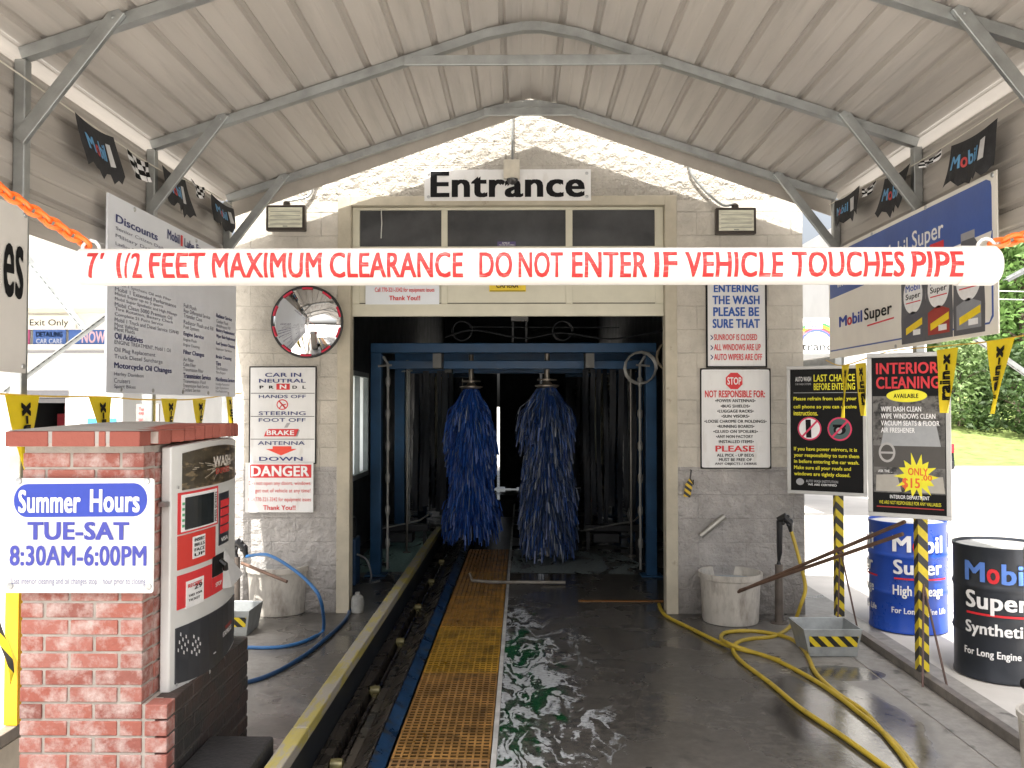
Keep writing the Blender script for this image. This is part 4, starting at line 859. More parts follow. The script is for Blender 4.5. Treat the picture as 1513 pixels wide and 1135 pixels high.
q = MB(); q.box((-2.85, 1.4, -.004), (-2.385, WY - .3, .18)); struct('left_kerb', q, mat('kerb_beige', (.46, .42, .36), .85, 0, .18, 4, .1, 40))

# ------------------------------------------------------------------ tubs, hose posts, trays
def tub(label, cx, cy, r, h, grp):
    o = thing('tub', label, 'tub', (cx, cy, 0), group=grp)
    q = MB(); q.lathe([(r * .88, .003), (r * .90, .02), (r * .93, h * .5), (r * .97, h - .05), (r * 1.02, h - .045), (r * 1.03, h), (r * .97, h), (r * .95, h - .06), (r * .88, .08), (.001, .08)], (cx, cy, 0), 40)
    q.build('bucket', mat('tub_plastic', (.50, .47, .42), .55, 0, .15, 5, .1, 20, col2=(.24, .21, .18), thr=(.46, .74), stretch=(1.4, 1.4, .5)), o, smooth=True, ang=40)
    q = MB(); q.lathe([(r * .94, h - .07), (.001, h - .07)], (cx, cy, 0), 32); q.build('water', mat('soapy_water', (.42, .47, .50), .08, 0, .15, 5), o)
    return o
c = at(1080, 918, Z=0); tub('whitish tub with long brush poles leaning in it, by the right pillar', c.x, c.y + .02, .25, .40, 'tubs of water by the pillars')
c = at(410, 905, Z=0); tub('whitish tub with a short stick in it, by the left pillar', c.x, c.y + .05, .27, .40, 'tubs of water by the pillars')
M_wood = mat('pole_brown', (.13, .075, .05), .6, 0, .3, 12, .1, 60, stretch=(1, 1, .3))
for i, (a, b_, lb) in enumerate((((1104, 869, 6.98), (1337, 771, 5.74), 'upper of the two long brown brush poles leaning out of the right tub'), ((1112, 866, 6.92), (1334, 789, 5.76), 'lower of the two long brown brush poles leaning out of the right tub'))):
    p, s = at(a[0], a[1], Y=a[2]), at(b_[0], b_[1], Y=b_[2]); p = p + (p - s).normalized() * .15
    q = MB(); q.tube([p, s], .013, 10); tag(q.build('brush_pole', M_wood, smooth=True), lb, 'pole', 'brush poles in the right tub')
p, s = at(357, 832, Y=7.2), at(408, 853, Y=7.0); q = MB(); q.tube([p, s + (s - p) * .3], .013, 10); tag(q.build('stick', M_wood, smooth=True), 'short brown stick standing in the left tub', 'stick')
def hose_post(x, y, h, hh, label, flip=1):
    o = thing('hose_post', label, 'post', (x, y, 0), group='hose posts by the pillars')
    q = MB(); q.lathe([(.07, 0), (.07, .008), (.034, .01), (.031, h), (.001, h + .004)], (x, y, 0), 20); q.build('post', mat('post_brown', (.12, .10, .085), .55, .3, .3, 8, .1, 40), o, smooth=True)
    q = MB(); q.tube([(x, y, h), (x, y, h + .03), (x, y - .02, h + .10), (x, y - .03, h + hh)], [.02, .012, .022, .026], 10); q.build('spray_handle', mat('handle_black', (.012, .012, .013), .4), o, smooth=True)
    q = MB(); q.tube([(x - .01 * flip, y - .03, h + hh), (x + .03 * flip, y - .05, h + hh + .03), (x + .08 * flip, y - .04, h + hh - .02), (x + .09 * flip, y - .03, h + hh - .09)], [.028, .034, .03, .016], 10)
    for a in range(5): q.sphere((x + .05 * flip + .035 * math.cos(a * 1.26), y - .055, h + hh + .0 + .035 * math.sin(a * 1.26)), .015, 5)
    q.build('spray_head', mat('handle_black', (.012, .012, .013), .4), o, smooth=True)
    return o
RPX, RPY = at(1151, 860, Y=7.22).x, 7.22; hose_post(RPX, RPY, .47, .36, 'brown hose post with black sprayer before the right pillar')
LPX, LPY = -2.33, 7.22; hose_post(LPX, LPY, .52, .10, 'brown hose post with black tap before the left pillar')
def tray(x, y, label, w=.41, d=.36, h=.20, rz=0):
    o = thing('metal_tray', label, 'tray', (x, y, 0), rz, 'galvanised trays on the floor')
    q = MB(); a = .05; e = .006
    def ring(k, z): return [(-w / 2 + a * (1 - k), -d / 2 + a * .6 * (1 - k), z), (w / 2 - a * .6 * (1 - k), -d / 2 + a * .6 * (1 - k), z), (w / 2 - a * .6 * (1 - k), d / 2 - a * .6 * (1 - k), z), (-w / 2 + a * (1 - k), d / 2 - a * .6 * (1 - k), z)]
    o_, t_ = ring(0, .004), ring(1, h); ins = lambda P, z: [(x_ * .965, y_ * .96, z) for x_, y_, _ in P]
    v = o_ + t_ + ins(t_, h) + ins(o_, .012)
    f = [(0, 3, 2, 1)] + [(i, (i + 1) % 4, 4 + (i + 1) % 4, 4 + i) for i in range(4)] + [(4 + i, 4 + (i + 1) % 4, 8 + (i + 1) % 4, 8 + i) for i in range(4)] + [(8 + i, 8 + (i + 1) % 4, 12 + (i + 1) % 4, 12 + i) for i in range(4)] + [(12, 13, 14, 15)]
    q.add(v, f); q.build('pan', mat('tray_zinc', (.36, .38, .38), .45, .55, .2, 10, .05, 40), o, True, bevel=.003)
    q = MB(); zz = (.075, .15)
    yy = [-d / 2 + a * .6 * (1 - z / h) - .003 for z in zz]
    q.add([(-w / 2 + .05, yy[0], zz[0]), (w / 2 - .035, yy[0], zz[0]), (w / 2 - .025, yy[1], zz[1]), (-w / 2 + .04, yy[1], zz[1])], [(0, 1, 2, 3)])
    q.build('hazard_strip', stripes('strip_hazard', (.012, .012, .012), (.72, .55, .02), 11, (1, 0, 1)), o, True)
    return o
tr = tray(2.155, 6.40, 'galvanised tray with hazard strip on the floor near the right tub')
dup(tr, (-2.27, 6.9, 0), 'galvanised tray half hidden behind the payment machine', 0)
# things on the right pillar
p, s = at(1035, 792, Y=WY - .06), at(1070, 763, Y=WY - .06); o = thing('metal_sleeve', 'slanting bare metal tube fixed to the block of the right pillar', 'tube', ((p.x + s.x) / 2, WY - .02, (p.z + s.z) / 2))
q = MB(); q.tube([p, s], .026, 16); q.build('tube', mat('sleeve', (.34, .33, .30), .38, .7, .15, 10), o, smooth=True)
q = MB(); q.beam(p.lerp(s, .6) + Vector((0, .06, 0)), p.lerp(s, .6) + Vector((0, .02, 0)), .03, .03, (1, 0, 0)); q.build('bracket', M_galv, o)
p = at(1018, 716, Y=WY - .03); o = thing('hazard_tag', 'small yellow and black striped tag on a hook of the right pillar', 'tag', (p.x, WY - .02, p.z))
q = MB(); q.prism([(p.x - .045, p.z - .10), (p.x + .01, p.z - .11), (p.x + .035, p.z + .02), (p.x + .01, p.z + .06), (p.x - .03, p.z)], WY - .03, WY - .02); q.build('plate', stripes('tag_hazard', (.02, .02, .02), (.75, .5, .02), 14, (1, 0, 1.3)), o)
q = MB(); q.tube([(p.x + .02, WY, p.z + .12), (p.x + .02, WY - .03, p.z + .12), (p.x + .01, WY - .03, p.z + .05), (p.x + .04, WY - .03, p.z + .0), (p.x + .035, WY - .03, p.z + .04)], .006, 6); q.build('hook', mat('handle_black', (.012, .012, .013), .4), o)
c = at(512, 872, Y=7.6); q = MB(); q.lathe([(.001, 0), (.055, 0), (.057, .09), (.048, .13), (.02, .15), (.02, .17), (.001, .17)], (-1.40, 7.55, .003), 16); tag(q.build('plastic_jug', mat('jug_white', (.30, .30, .28), .5, 0, .3, 9), smooth=True, ang=40), 'small white plastic jug at the foot of the left door jamb', 'jug')

# ------------------------------------------------------------------ hoses
M_yh = mat('hose_yellow', (.42, .30, .025), .42, 0, .16, 8, .05, 60, col2=(.16, .12, .03), thr=(.60, .75)); M_bh = mat('hose_blue', (.03, .13, .32), .38, 0, .15, 8, .05, 60)
def g6(L_): return [at(860 + x / 2.802, 820 + y / 2.802, Z=zz) for x, y, zz in [(p + (.014,))[:3] for p in L_]]
q = MB(); q.tube(smooth_path(g6([(318, 205), (345, 250), (440, 300), (600, 375, .02), (740, 412), (850, 458), (1000, 543), (1150, 655), (1280, 765), (1380, 885), (1440, 970)]), 6), .0145, 10); tag(q.build('yellow_hose', M_yh, smooth=True), 'yellow hose running straight from the door jamb along the wet floor', 'hose', 'yellow hoses on the floor')
top = [Vector((RPX + .09, RPY - .03, .75)), Vector((RPX + .12, RPY - .06, .62)), at(1183, 835, Y=RPY - .12), at(1190, 868, Y=RPY - .15), at(1184, 892, Y=RPY - .2)]
q = MB(); q.tube(smooth_path(top + g6([(872, 285, .03), (800, 335), (700, 347), (645, 362, .03), (625, 393), (662, 443), (780, 532), (900, 632), (1050, 732), (1150, 802), (1265, 885), (1340, 940)]), 6), .0145, 10); tag(q.build('yellow_hose', M_yh, smooth=True), 'yellow hose hanging from the black sprayer and looping over the floor', 'hose', 'yellow hoses on the floor')
q = MB(); q.tube(smooth_path(g6([(820, 438), (700, 400), (608, 368, .045), (575, 345), (600, 320), (720, 316), (850, 342, .018), (910, 382), (940, 432), (970, 492), (1055, 572), (1160, 642), (1235, 722), (1310, 812), (1362, 885), (1410, 970)]), 6), .0145, 10); tag(q.build('yellow_hose', M_yh, smooth=True), 'yellow hose with a loop beside the galvanised tray', 'hose', 'yellow hoses on the floor')
q = MB(); q.tube(smooth_path([Vector((LPX + .09, LPY - .03, .53)), at(395, 820, Y=6.95), at(430, 839, Y=6.82), at(459, 864, Y=6.7), at(474, 888, Y=6.62)] + [at(x, y, Z=.014) for x, y in ((478, 930), (462, 942), (436, 952), (400, 957), (330, 955), (250, 950))], 6), .013, 10); tag(q.build('blue_hose', M_bh, smooth=True), 'light blue hose hanging from the left post over the tub', 'hose', 'blue hoses by the left pillar')
q = MB(); q.tube(smooth_path([at(x, y, Z=.014) for x, y in ((506, 893), (516, 897), (511, 915), (480, 945), (440, 975), (392, 1000), (340, 1013), (270, 1020))], 6), .015, 10); tag(q.build('blue_hose', mat('hose_dark', (.015, .055, .14), .4, 0, .2, 8), smooth=True), 'dark blue hose lying on the floor from the left jamb to the pillar', 'hose', 'blue hoses by the left pillar')

# ------------------------------------------------------------------ oil drums
def drum(cx, cy, m, texts, label, a_mid):
    o = thing('oil_drum', label, 'drum', (cx, cy, 0), group='oil drums beside the lane'); r, h = .29, .85
    P = [(.001, .012), (r - .02, .012), (r - .012, .0), (r, .004), (r, .02), (r - .004, .03)]
    for zc_ in (.30, .59): P += [(r - .004, zc_ - .03), (r, zc_ - .015), (r + .005, zc_), (r, zc_ + .015), (r - .004, zc_ + .03)]
    P += [(r - .004, h - .03), (r, h - .02), (r + .002, h), (r - .010, h), (r - .012, h - .018)]
    q = MB(); q.lathe(P, (cx, cy, 0), 56); q.build('body', m, o, smooth=True, ang=50)
    q = MB(); q.lathe([(r - .0125, h - .0185), (.001, h - .018)], (cx, cy, 0), 40); q.lathe([(.03, h - .018), (.03, h - .006), (.001, h - .006)], (cx + .17, cy - .05, 0), 14); q.build('lid', mat('drum_lid', (.45, .44, .42), .4, .2, .15, 5), o)
    for txt, a0, a1, z0, z1, mt in texts:
        v, f, _ = glyphs(txt, .03); q = MB()
        if txt == '_': v, f = [(i / 12, j, 0) for j in (0, 1) for i in range(13)], [(i, i + 1, i + 14, i + 13) for i in range(12)]
        q.lay(lambda x, y: (cx + (r + .008) * math.cos(R(a_mid + a0 + x * (a1 - a0))), cy + (r + .008) * math.sin(R(a_mid + a0 + x * (a1 - a0))), z0 + y * (z1 - z0)), v, f)
        q.build('lettering' if txt != '_' else 'red_rule', mt, o)
    return o
OB = ink('drum_logo_blue', (.03, .10, .50))
def txts(kind, sub, o0, mob):
    T_ = [('M', o0, o0 + 26, .63, .755, mob[0]), ('o', o0 + 28, o0 + 42, .625, .72, mob[1]), ('bil', o0 + 44, o0 + 76, .625, .755, mob[0]), ('Super', o0 + 1, o0 + 74, .425, .57, WHT), ('_', o0 + 2, o0 + 84, .418, .432, LRED), (kind, o0, o0 + (76 if sub else 80), .275, .375, WHT), ('For Long Engine Life', o0 - 2, o0 + 82, .145, .205, WHT)]
    return T_
M_dblu = mat('drum_blue', (.012, .065, .40), .32, 0, .12, 3, .25, 4, rvar=.1); M_dblk = mat('drum_black', (.022, .026, .034), .36, 0, .2, 4, .25, 5, rvar=.08)
drum(3.06, 7.12, M_dblu, txts('High Mileage', 1, -38, (WHT, LRED)) + txts('High Mileage', 1, -148, (WHT, LRED)) + txts('High Mileage', 1, 82, (WHT, LRED)), 'blue oil drum with white lettering behind the interior cleaning board', 264)
drum(3.15, 5.90, M_dblk, txts('Synthetic', 1, -64, (ink('drum_mid_blue', (.10, .22, .62)), LRED)) + txts('Synthetic', 1, 70, (OB, LRED)) , 'black oil drum with white Synthetic lettering at the right edge', 262)
bk = thing('bucket', 'off-white plastic bucket cut by the right edge of the frame', 'bucket', (2.31, 3.86, 0))
q = MB(); q.lathe([(.14, .003), (.145, .01), (.165, .40), (.172, .405), (.172, .43), (.160, .43), (.158, .40), (.14, .02), (.001, .02)], (2.31, 3.86, 0), 36); q.build('pail', mat('tub_plastic', (.56, .53, .48), .55), bk, smooth=True, ang=40)
q = MB(); q.tube([(2.31 + .17 * math.cos(R(a)), 3.86 - .17 * abs(math.sin(R(a))) * .9, .40 - .12 * math.sin(R(a))) for a in range(0, 181, 15)], .003, 6); q.build('handle', mat('wire', (.4, .4, .34), .4, .5), bk)
gp = thing('steel_post', 'grey steel post standing at the right edge beside the black drum', 'post', (2.62, 4.62, 0))
q = MB(); q.box((2.595, 4.60, .004), (2.645, 4.65, 1.02)); q.build('post', M_galv, gp, bevel=.004); q = MB(); q.sphere((2.575, 4.6, .33), .03, 8); q.build('knob', mat('handle_black', (.012, .012, .013), .4), gp, smooth=True)

# ------------------------------------------------------------------ the two poster boards on striped posts
M_post = stripes('post_hazard', (.03, .028, .025), (.72, .56, .02), 7.5, (1.2, .2, 1))
M_pf = mat('poster_frame', (.42, .42, .41), .4, .5, .1, 6); M_pb = mat('poster_black', (.006, .006, .0065), .5, 0, .2, 4, spec=.15)
LIM = ink('lime', (.72, .66, .02)); 
def board(label, w, h, loc, rz, items, px, pyd, box):
    o = sign('poster_board', label, 'sign', w, h, loc, rz, box, items, M_pb, thick=.02, frame=(.028, M_pf, .006), group='poster boards on striped posts')
    q = MB()
    for zz in (.25, .75): q.box((px - .06, pyd, loc[2] + h * zz - .012), (px + .06, pyd + .012, loc[2] + h * zz + .012))
    q.build('bracket', M_galv, o)
    return o
r1 = [(1197 + 0, 0)]
LCX, LCY = 1222, 635
it = [('t', 'AUTO WASH', 1175, 557, 1199, 564, WHT, .01), ('t', 'CAR WASH SYSTEMS', 1175, 566.5, 1199, 569.5, GRY, .01), ('t', 'LAST CHANCE', 1203, 554, 1264, 564.5, LIM, .02), ('t', 'BEFORE ENTERING', 1203, 567, 1264, 577, LIM, .02), ('r', 'rule', 1172, 580.6, 1268, 581.4, GRY),
      ('t', 'Please refrain from using your', 1172, 587, 1266, 594, LIM, .03), ('t', 'cell phone so you can receive', 1172, 599, 1266, 606, LIM, .03), ('t', 'instructions.', 1172, 608, 1209, 615, LIM, .03)]
for cx in (1196, 1241):
    it += [('o', 'ban_ring', cx, 634.5, 18, 17.5, ink('ban_red', (.60, .03, .10))), ('o', 'ban_face', cx, 634.5, 15.8, 15.2, WHT if cx < 1200 else ink('teal', (.05, .09, .09)), .0024)]
it += [('p', 'phone_picture', [(1191, 648), (1190, 621), (1198, 621), (1199, 648)], K, .003), ('o', 'camera_picture', 1241, 636, 9, 7, K, .003), ('o', 'camera_lens', 1240, 637, 4.5, 4.5, GRY, .0036), ('r', 'camera_picture', 1231, 628, 1250, 632, K, .003)]
for cx in (1196, 1241): it += [('p', 'ban_bar', [(cx - 12, 645.5), (cx + 10.5, 622), (cx + 12.5, 624), (cx - 10, 647.5)], ink('ban_red', (.60, .03, .10)), .004)]
for i, s in enumerate(('If you have power mirrors, it is', 'your responsibility to turn them', 'in before entering the car wash.', 'Make sure all your roofs and', 'windows are tightly closed.')):
    it.append(('t', s, 1172, 662 + i * 9.3, (1266, 1269, 1269, 1257, 1256)[i], 669 + i * 9.3, LIM, .03))
it += [('o', 'emblem', 1181, 714, 6, 5, GRY, .002), ('t', 'AUTO WASH INSTITUTION', 1190, 710.5, 1238, 714.5, GRY, .02), ('t', 'WE ARE CERTIFIED', 1193, 716, 1236, 719, WHT, .02)]
a_, b_ = at(1163, 640, Y=7.23), at(1281, 640, Y=6.93); ang = math.atan2(b_.y - a_.y, b_.x - a_.x); w1 = math.hypot(b_.x - a_.x, b_.y - a_.y) - .056
mid = (a_ + b_) / 2; zb1 = at(1222, 732, Y=7.06).z + .028; zt1 = at(1222, 540, Y=7.06).z - .028
board('black warning board about cell phones and mirrors on a striped post', w1, zt1 - zb1, (mid.x, mid.y, zb1), ang, it, CX + HW, 7.155, (1167, 546, 1275, 727))
M_pg = mat('poster_grey', (.13, .125, .12), .5, 0, .55, 9, spec=.2, col2=(.03, .03, .03), thr=(.5, .62))
star = []
for i in range(28):
    a = 2 * math.pi * i / 28; r_ = (1.0 if i % 2 == 0 else .58) * (1 + .12 * math.sin(i * 2.3)); star.append((1355 + 33 * r_ * math.cos(a), 703 + 33 * r_ * math.sin(a)))
IC = ink('interior_red', (.55, .02, .03))
it = [('r', 'picture', 1288, 584, 1398, 728, M_pg), ('p', 'windscreen_picture', [(1300, 660), (1308, 622), (1384, 622), (1392, 660), (1350, 668)], ink('screen_pale', (.30, .31, .32)), .002), ('r', 'dash_picture', 1289, 658, 1398, 690, ink('dash', (.06, .055, .05)), .0021),
      ('o', 'wheel_picture', 1310, 668, 13, 15, ink('wheel', (.36, .35, .34)), .0026), ('o', 'wheel_picture', 1310, 668, 9.6, 11.4, ink('dash', (.06, .055, .05)), .0030), ('r', 'wheel_picture', 1300, 667, 1320, 670, ink('wheel', (.36, .35, .34)), .0034),
      ('p', 'seat_picture', [(1292, 726), (1293, 702), (1325, 700), (1332, 726)], ink('seat', (.36, .34, .30)), .0024), ('p', 'seat_picture', [(1360, 726), (1362, 704), (1394, 702), (1397, 726)], ink('seat', (.36, .34, .30)), .0024),
      ('t', 'INTERIOR', 1294, 534, 1389, 551, IC, .03), ('t', 'CLEANING', 1294, 555, 1391, 573, IC, .03), ('o', 'yellow_oval', 1341, 583.5, 31, 9.5, LIM, .003, 40), ('t', 'AVAILABLE', 1321, 580.5, 1359, 587, K, .03)]
for i, (s, b2) in enumerate((('WIPE DASH CLEAN', 1363), ('WIPE WINDOWS CLEAN', 1384), ('VACUUM SEATS & FLOOR', 1390), ('AIR FRESHENER', 1353))): it += [('t', s, 1301, 599.5 + i * 10.5, b2, 607 + i * 10.5, WHT, .02)]
it += [('p', 'starburst', star, LIM, .003), ('t', 'ONLY', 1342, 690, 1372, 701, ink('only', (.7, .12, .02)), .03), ('t', '$15', 1333, 705, 1360, 722, ink('only', (.7, .12, .02)), .03), ('t', '.00', 1362, 700, 1378, 708, ink('only', (.7, .12, .02)), .03),
       ('t', 'ASK THE ...', 1296, 694, 1318, 698, WHT, .01), ('t', 'INTERIOR DEPARTMENT', 1314, 731, 1374, 736.5, WHT, .01), ('t', 'WE ARE NOT RESPONSIBLE FOR ANY VALUABLES', 1297, 740, 1391, 745, LIM, .0), ('r', 'rule', 1293, 748.5, 1395, 750, ink('rule_red', (.35, .02, .02)))]
a_, b_ = at(1282, 640, Y=5.75), at(1405, 640, Y=5.49); ang = math.atan2(b_.y - a_.y, b_.x - a_.x); w1 = math.hypot(b_.x - a_.x, b_.y - a_.y) - .056
mid = (a_ + b_) / 2; zb1 = at(1342, 766, Y=5.62).z + .028; zt1 = at(1342, 521, Y=5.62).z - .028
board('black and grey interior cleaning board with red title and yellow starburst', w1, zt1 - zb1, (mid.x, mid.y, zb1), ang, it, CX + HW, 5.675, (1287, 526, 1399, 758))
# ------------------------------------------------------------------ conveyor, gratings, foam
cv = thing('conveyor', 'car wash conveyor trough with yellow wheel guide rail and blue edge plate', 'conveyor', (-.95, 7.4, 0))
M_gy = mat('guide_yellow', (.36, .31, .085), .5, 0, .2, 5, .15, 40, col2=(.30, .28, .24), thr=(.44, .54), stretch=(2, .5, 2), rvar=.1)
M_st = mat('wet_steel', (.075, .065, .055), .3, .6, .4, 7, .04, 40, rvar=.15)
y = 1.9
while y < 11.4:
    q = MB(); e = min(y + 2.4, 11.4); q.box((-1.108, y, .145), (-1.03, e - .006, .205)); q.build('guide_rail', M_gy, cv, bevel=.006); y = e
q = MB(); q.box((-1.095, 1.9, -.10), (-1.04, 11.4, .144)); q.build('rail_web', mat('web_dark', (.014, .018, .022), .45, .2, .4, 6), cv)
for x, z, w, h in ((-.985, -.015, .05, .09), (-.865, -.03, .05, .07)):
    q = MB(); q.box((x - w / 2, 1.9, z - h), (x + w / 2, 16, z)); q.box((x + (-.05 if x < -.9 else .025), 1.9, z - .012), (x + (-.025 if x < -.9 else .05), 16, z)); q.build('track', M_st, cv, bevel=.005)
def strip(x0, z0, x1, z1, t=.012):
    q = MB(); q.add([(x0, 1.9, z0), (x1, 1.9, z1), (x1, 1.9, z1 - t), (x0, 1.9, z0 - t), (x0, 16, z0), (x1, 16, z1), (x1, 16, z1 - t), (x0, 16, z0 - t)], [(0, 3, 2, 1), (4, 5, 6, 7), (0, 1, 5, 4), (1, 2, 6, 5), (2, 3, 7, 6), (3, 0, 4, 7)]); return q
q = strip(-.835, -.03, -.752, .028); q.box((-.753, 1.9, -.12), (-.746, 16, .033)); q.build('edge_plate', M_st, cv)
strip(-.742, .022, -.672, -.010).build('blue_edge', mat('plate_blue', (.013, .045, .11), .35, .2, .45, 5, .04, 30, rvar=.15, col2=(.03, .03, .03), thr=(.52, .62)), cv)
for i in range(7):
    y = 3.3 + 1.15 * i; q = MB(); q.lathe([(.001, -.035), (.028, -.03), (.032, 0), (.028, .03), (.001, .035)], (-.925, y, -.035), 14, 'x'); q.box((-.94, y - .05, -.075), (-.91, y + .06, -.045)); q.build('chain_roller', mat('roller_brass', (.13, .115, .05), .4, .3, .4, 20), cv, smooth=True)
q = MB(); q.tube([(-.925, 1.9, -.07), (-.925, 16, -.07)], .014, 8); q.build('chain', M_st, cv)
ys = [1.5, 3.0, 4.45, 5.88, 7.10, 8.22, 9.42, 10.9]
cols_ = [(.32, .17, .065), (.30, .165, .065), (.33, .175, .05), (.43, .24, .026), (.38, .19, .03), (.32, .16, .025), (.24, .11, .02)]
nm = ['nearest', 'brown one from the lower edge', 'dull brown before the yellowish one', 'brightest yellowish', 'brown one level with the pillars', 'brown one just inside the door', 'darkest one under the brushes']
for i, (a, b_) in enumerate(zip(ys, ys[1:])):
    x0, x1 = -.655, -.162; n = 12; q = MB(); w = MB(); m_ = int((b_ - a) / .043)
    for k in range(n + 1):
        x = x0 + .006 + (x1 - x0 - .012) * k / n; q.box((x - .003, a + .006, -.034), (x + .003, b_ - .006, -.008)); w.box((x - .0052, a + .006, -.0078), (x + .0052, b_ - .006, -.003))
    for k in range(m_ + 1):
        y = a + .012 + (b_ - a - .024) * k / m_; q.box((x0, y - .002, -.030), (x1, y + .002, -.0082)); w.box((x0, y - .0042, -.0076), (x1, y + .0042, -.0036))
    o = thing('floor_grating', 'fibreglass floor grating panel beside the conveyor, ' + nm[i], 'grating', ((x0 + x1) / 2, (a + b_) / 2, -.034), 0, None, None); tag(o, group='grating panels over the trench')
    q.build('bars', mat('grating_dirt_%d' % i, tuple(t * .16 for t in cols_[i]), .5, 0, .4, 6), o)
    w.build('worn_top', mat('grating_%d' % i, cols_[i], .35, 0, .35, 5, rvar=.1, col2=tuple(t * .32 for t in cols_[i]), thr=(.44, .66)), o)
q = MB(); q.sheet(lambda u, v: (-.66 + .503 * u, 1.5 + 14 * v, -.19 + .01 * math.sin(v * 40)), 4, 30); tag(q.build('trench_water', mat('trench_water', (.030, .014, .005), .3, 0, .5, 5, .2, 10)), kind='structure')
q = MB(); q.box((-.1565, 1.5, -.02), (-.130, 16, .003)); tag(q.build('trench_edge', mat('edge_angle', (.48, .48, .47), .4, .1, .3, 6, .1, 40)), 'pale steel edging along the right side of the gratings', 'edging')
def foam_mat(name, colour, edge, bands=5.0, fill=.0, rough=.45, amax=.85, green=None):
    """marbled soap film: bands of a folded noise, breaking into bubbles, thinning out to bare floor"""
    m = bpy.data.materials.new(name); m.use_nodes = True; b = m.node_tree.nodes["Principled BSDF"]; b.inputs['Roughness'].default_value = rough
    def mth(op, p, q, r=None):
        z = N(m, "ShaderNodeMath", operation=op)
        for k, s in enumerate((p, q, r)):
            if s is None: continue
            if isinstance(s, (int, float)): z.inputs[k].default_value = s
            else: L(m, s, z.inputs[k])
        return z.outputs[0]
    def mr(s, a0, a1, b0, b1):
        z = N(m, "ShaderNodeMapRange"); L(m, s, z.inputs[0])
        for k, t in enumerate((a0, a1, b0, b1)): z.inputs[k + 1].default_value = t
        return z.outputs[0]
    tc = N(m, "ShaderNodeTexCoord"); mp = N(m, "ShaderNodeMapping"); mp.inputs['Scale'].default_value = (2.2, .95, 1); L(m, tc.outputs['Object'], mp.inputs[0])
    w = N(m, "ShaderNodeTexNoise"); w.inputs['Scale'].default_value = 1.6; w.inputs['Detail'].default_value = 4; L(m, mp.outputs[0], w.inputs[0])
    ad = N(m, "ShaderNodeMix", data_type='RGBA', blend_type='ADD'); ad.inputs[0].default_value = 1.0; L(m, mp.outputs[0], ad.inputs[6]); L(m, w.outputs[1], ad.inputs[7])
    nz = N(m, "ShaderNodeTexNoise"); nz.inputs['Scale'].default_value = 1.25; nz.inputs['Detail'].default_value = 5; nz.inputs['Roughness'].default_value = .5; nz.inputs['Distortion'].default_value = 1.6; L(m, ad.outputs[2], nz.inputs[0])
    fine = N(m, "ShaderNodeTexNoise"); fine.inputs['Scale'].default_value = 38; fine.inputs['Detail'].default_value = 5; L(m, tc.outputs['Object'], fine.inputs[0])
    vo = N(m, "ShaderNodeTexVoronoi"); vo.inputs['Scale'].default_value = 75; L(m, tc.outputs['Object'], vo.inputs[0])
    big = N(m, "ShaderNodeTexNoise"); big.inputs['Scale'].default_value = 1.1; big.inputs['Detail'].default_value = 2; L(m, mp.outputs[0], big.inputs[0])
    band = mth('SINE', mth('MULTIPLY', nz.outputs[0], bands * 6.283), 0)
    sx = N(m, "ShaderNodeSeparateXYZ"); L(m, tc.outputs['Generated'], sx.inputs[0])
    env = mth('ADD', mr(sx.outputs[0], edge[0], edge[1], .62, -1.6), mr(sx.outputs[1], .72, 1, 0, -1.5))
    env = mth('ADD', env, mth('MULTIPLY', mth('SUBTRACT', big.outputs[0], .5), 3.2))
    s = mth('ADD', mth('ADD', band, env), mth('MULTIPLY', mth('SUBTRACT', fine.outputs[0], .5), 1.3)); s = mth('ADD', s, fill)
    s = mth('SUBTRACT', s, mth('MULTIPLY', vo.outputs[0], .5))
    mk = mr(s, .1, 1.0, 0, amax)
    rp = N(m, "ShaderNodeValToRGB"); L(m, fine.outputs[0], rp.inputs[0]); e = rp.color_ramp.elements; e[0].position, e[1].position = .3, .75; e[0].color = (*[c * .55 for c in colour], 1); e[1].color = (*colour, 1)
    L(m, rp.outputs[0], b.inputs['Base Color']); L(m, mk, b.inputs['Alpha'])
    bp = N(m, "ShaderNodeBump"); bp.inputs['Strength'].default_value = .5; bp.inputs['Distance'].default_value = .008; L(m, s, bp.inputs['Height']); L(m, bp.outputs[0], b.inputs['Normal'])
    return m
def film(name, poly, z, m, lab=None):
    q = MB(); q.add([(x, y, z) for x, y in poly], [tuple(range(len(poly)))]); return tag(q.build(name, m), kind='stuff', label=lab)
M_foam = foam_mat('soap_foam', (.52, .55, .58), (.20, .85), 5.5, .10, amax=.9); 
film('green_soap_puddle', [(-.125, 3.9), (.15, 3.9), (.3, 5.0), (.35, 5.8), (.45, 6.4), (.55, 6.9), (.50, 7.35), (.2, 7.7), (-.125, 7.7)], .003, foam_mat('green_soap', (.006, .085, .024), (.3, .9), 1.5, 1.1, .08, .9))
film('soap_foam', [(-.128, 2.5), (.40, 2.6), (.55, 4.2), (.65, 5.2), (.85, 5.9), (.95, 6.9), (.8, 7.6), (-.128, 8.2)], .0055, M_foam)
film('soap_foam', [(-.125, 9.35), (1.15, 9.25), (1.3, 9.9), (1.1, 10.8), (-.1, 10.9)], .004, foam_mat('soap_foam_far', (.38, .45, .46), (.7, 1.3), 2.5, .5))
film('soap_foam', [(-1.85, 9.3), (-1.13, 9.4), (-1.13, 12.6), (-1.3, 13), (-1.9, 12.2)], .004, foam_mat('soap_foam_teal', (.36, .58, .55), (.9, 1.8), 2.0, 1.2))

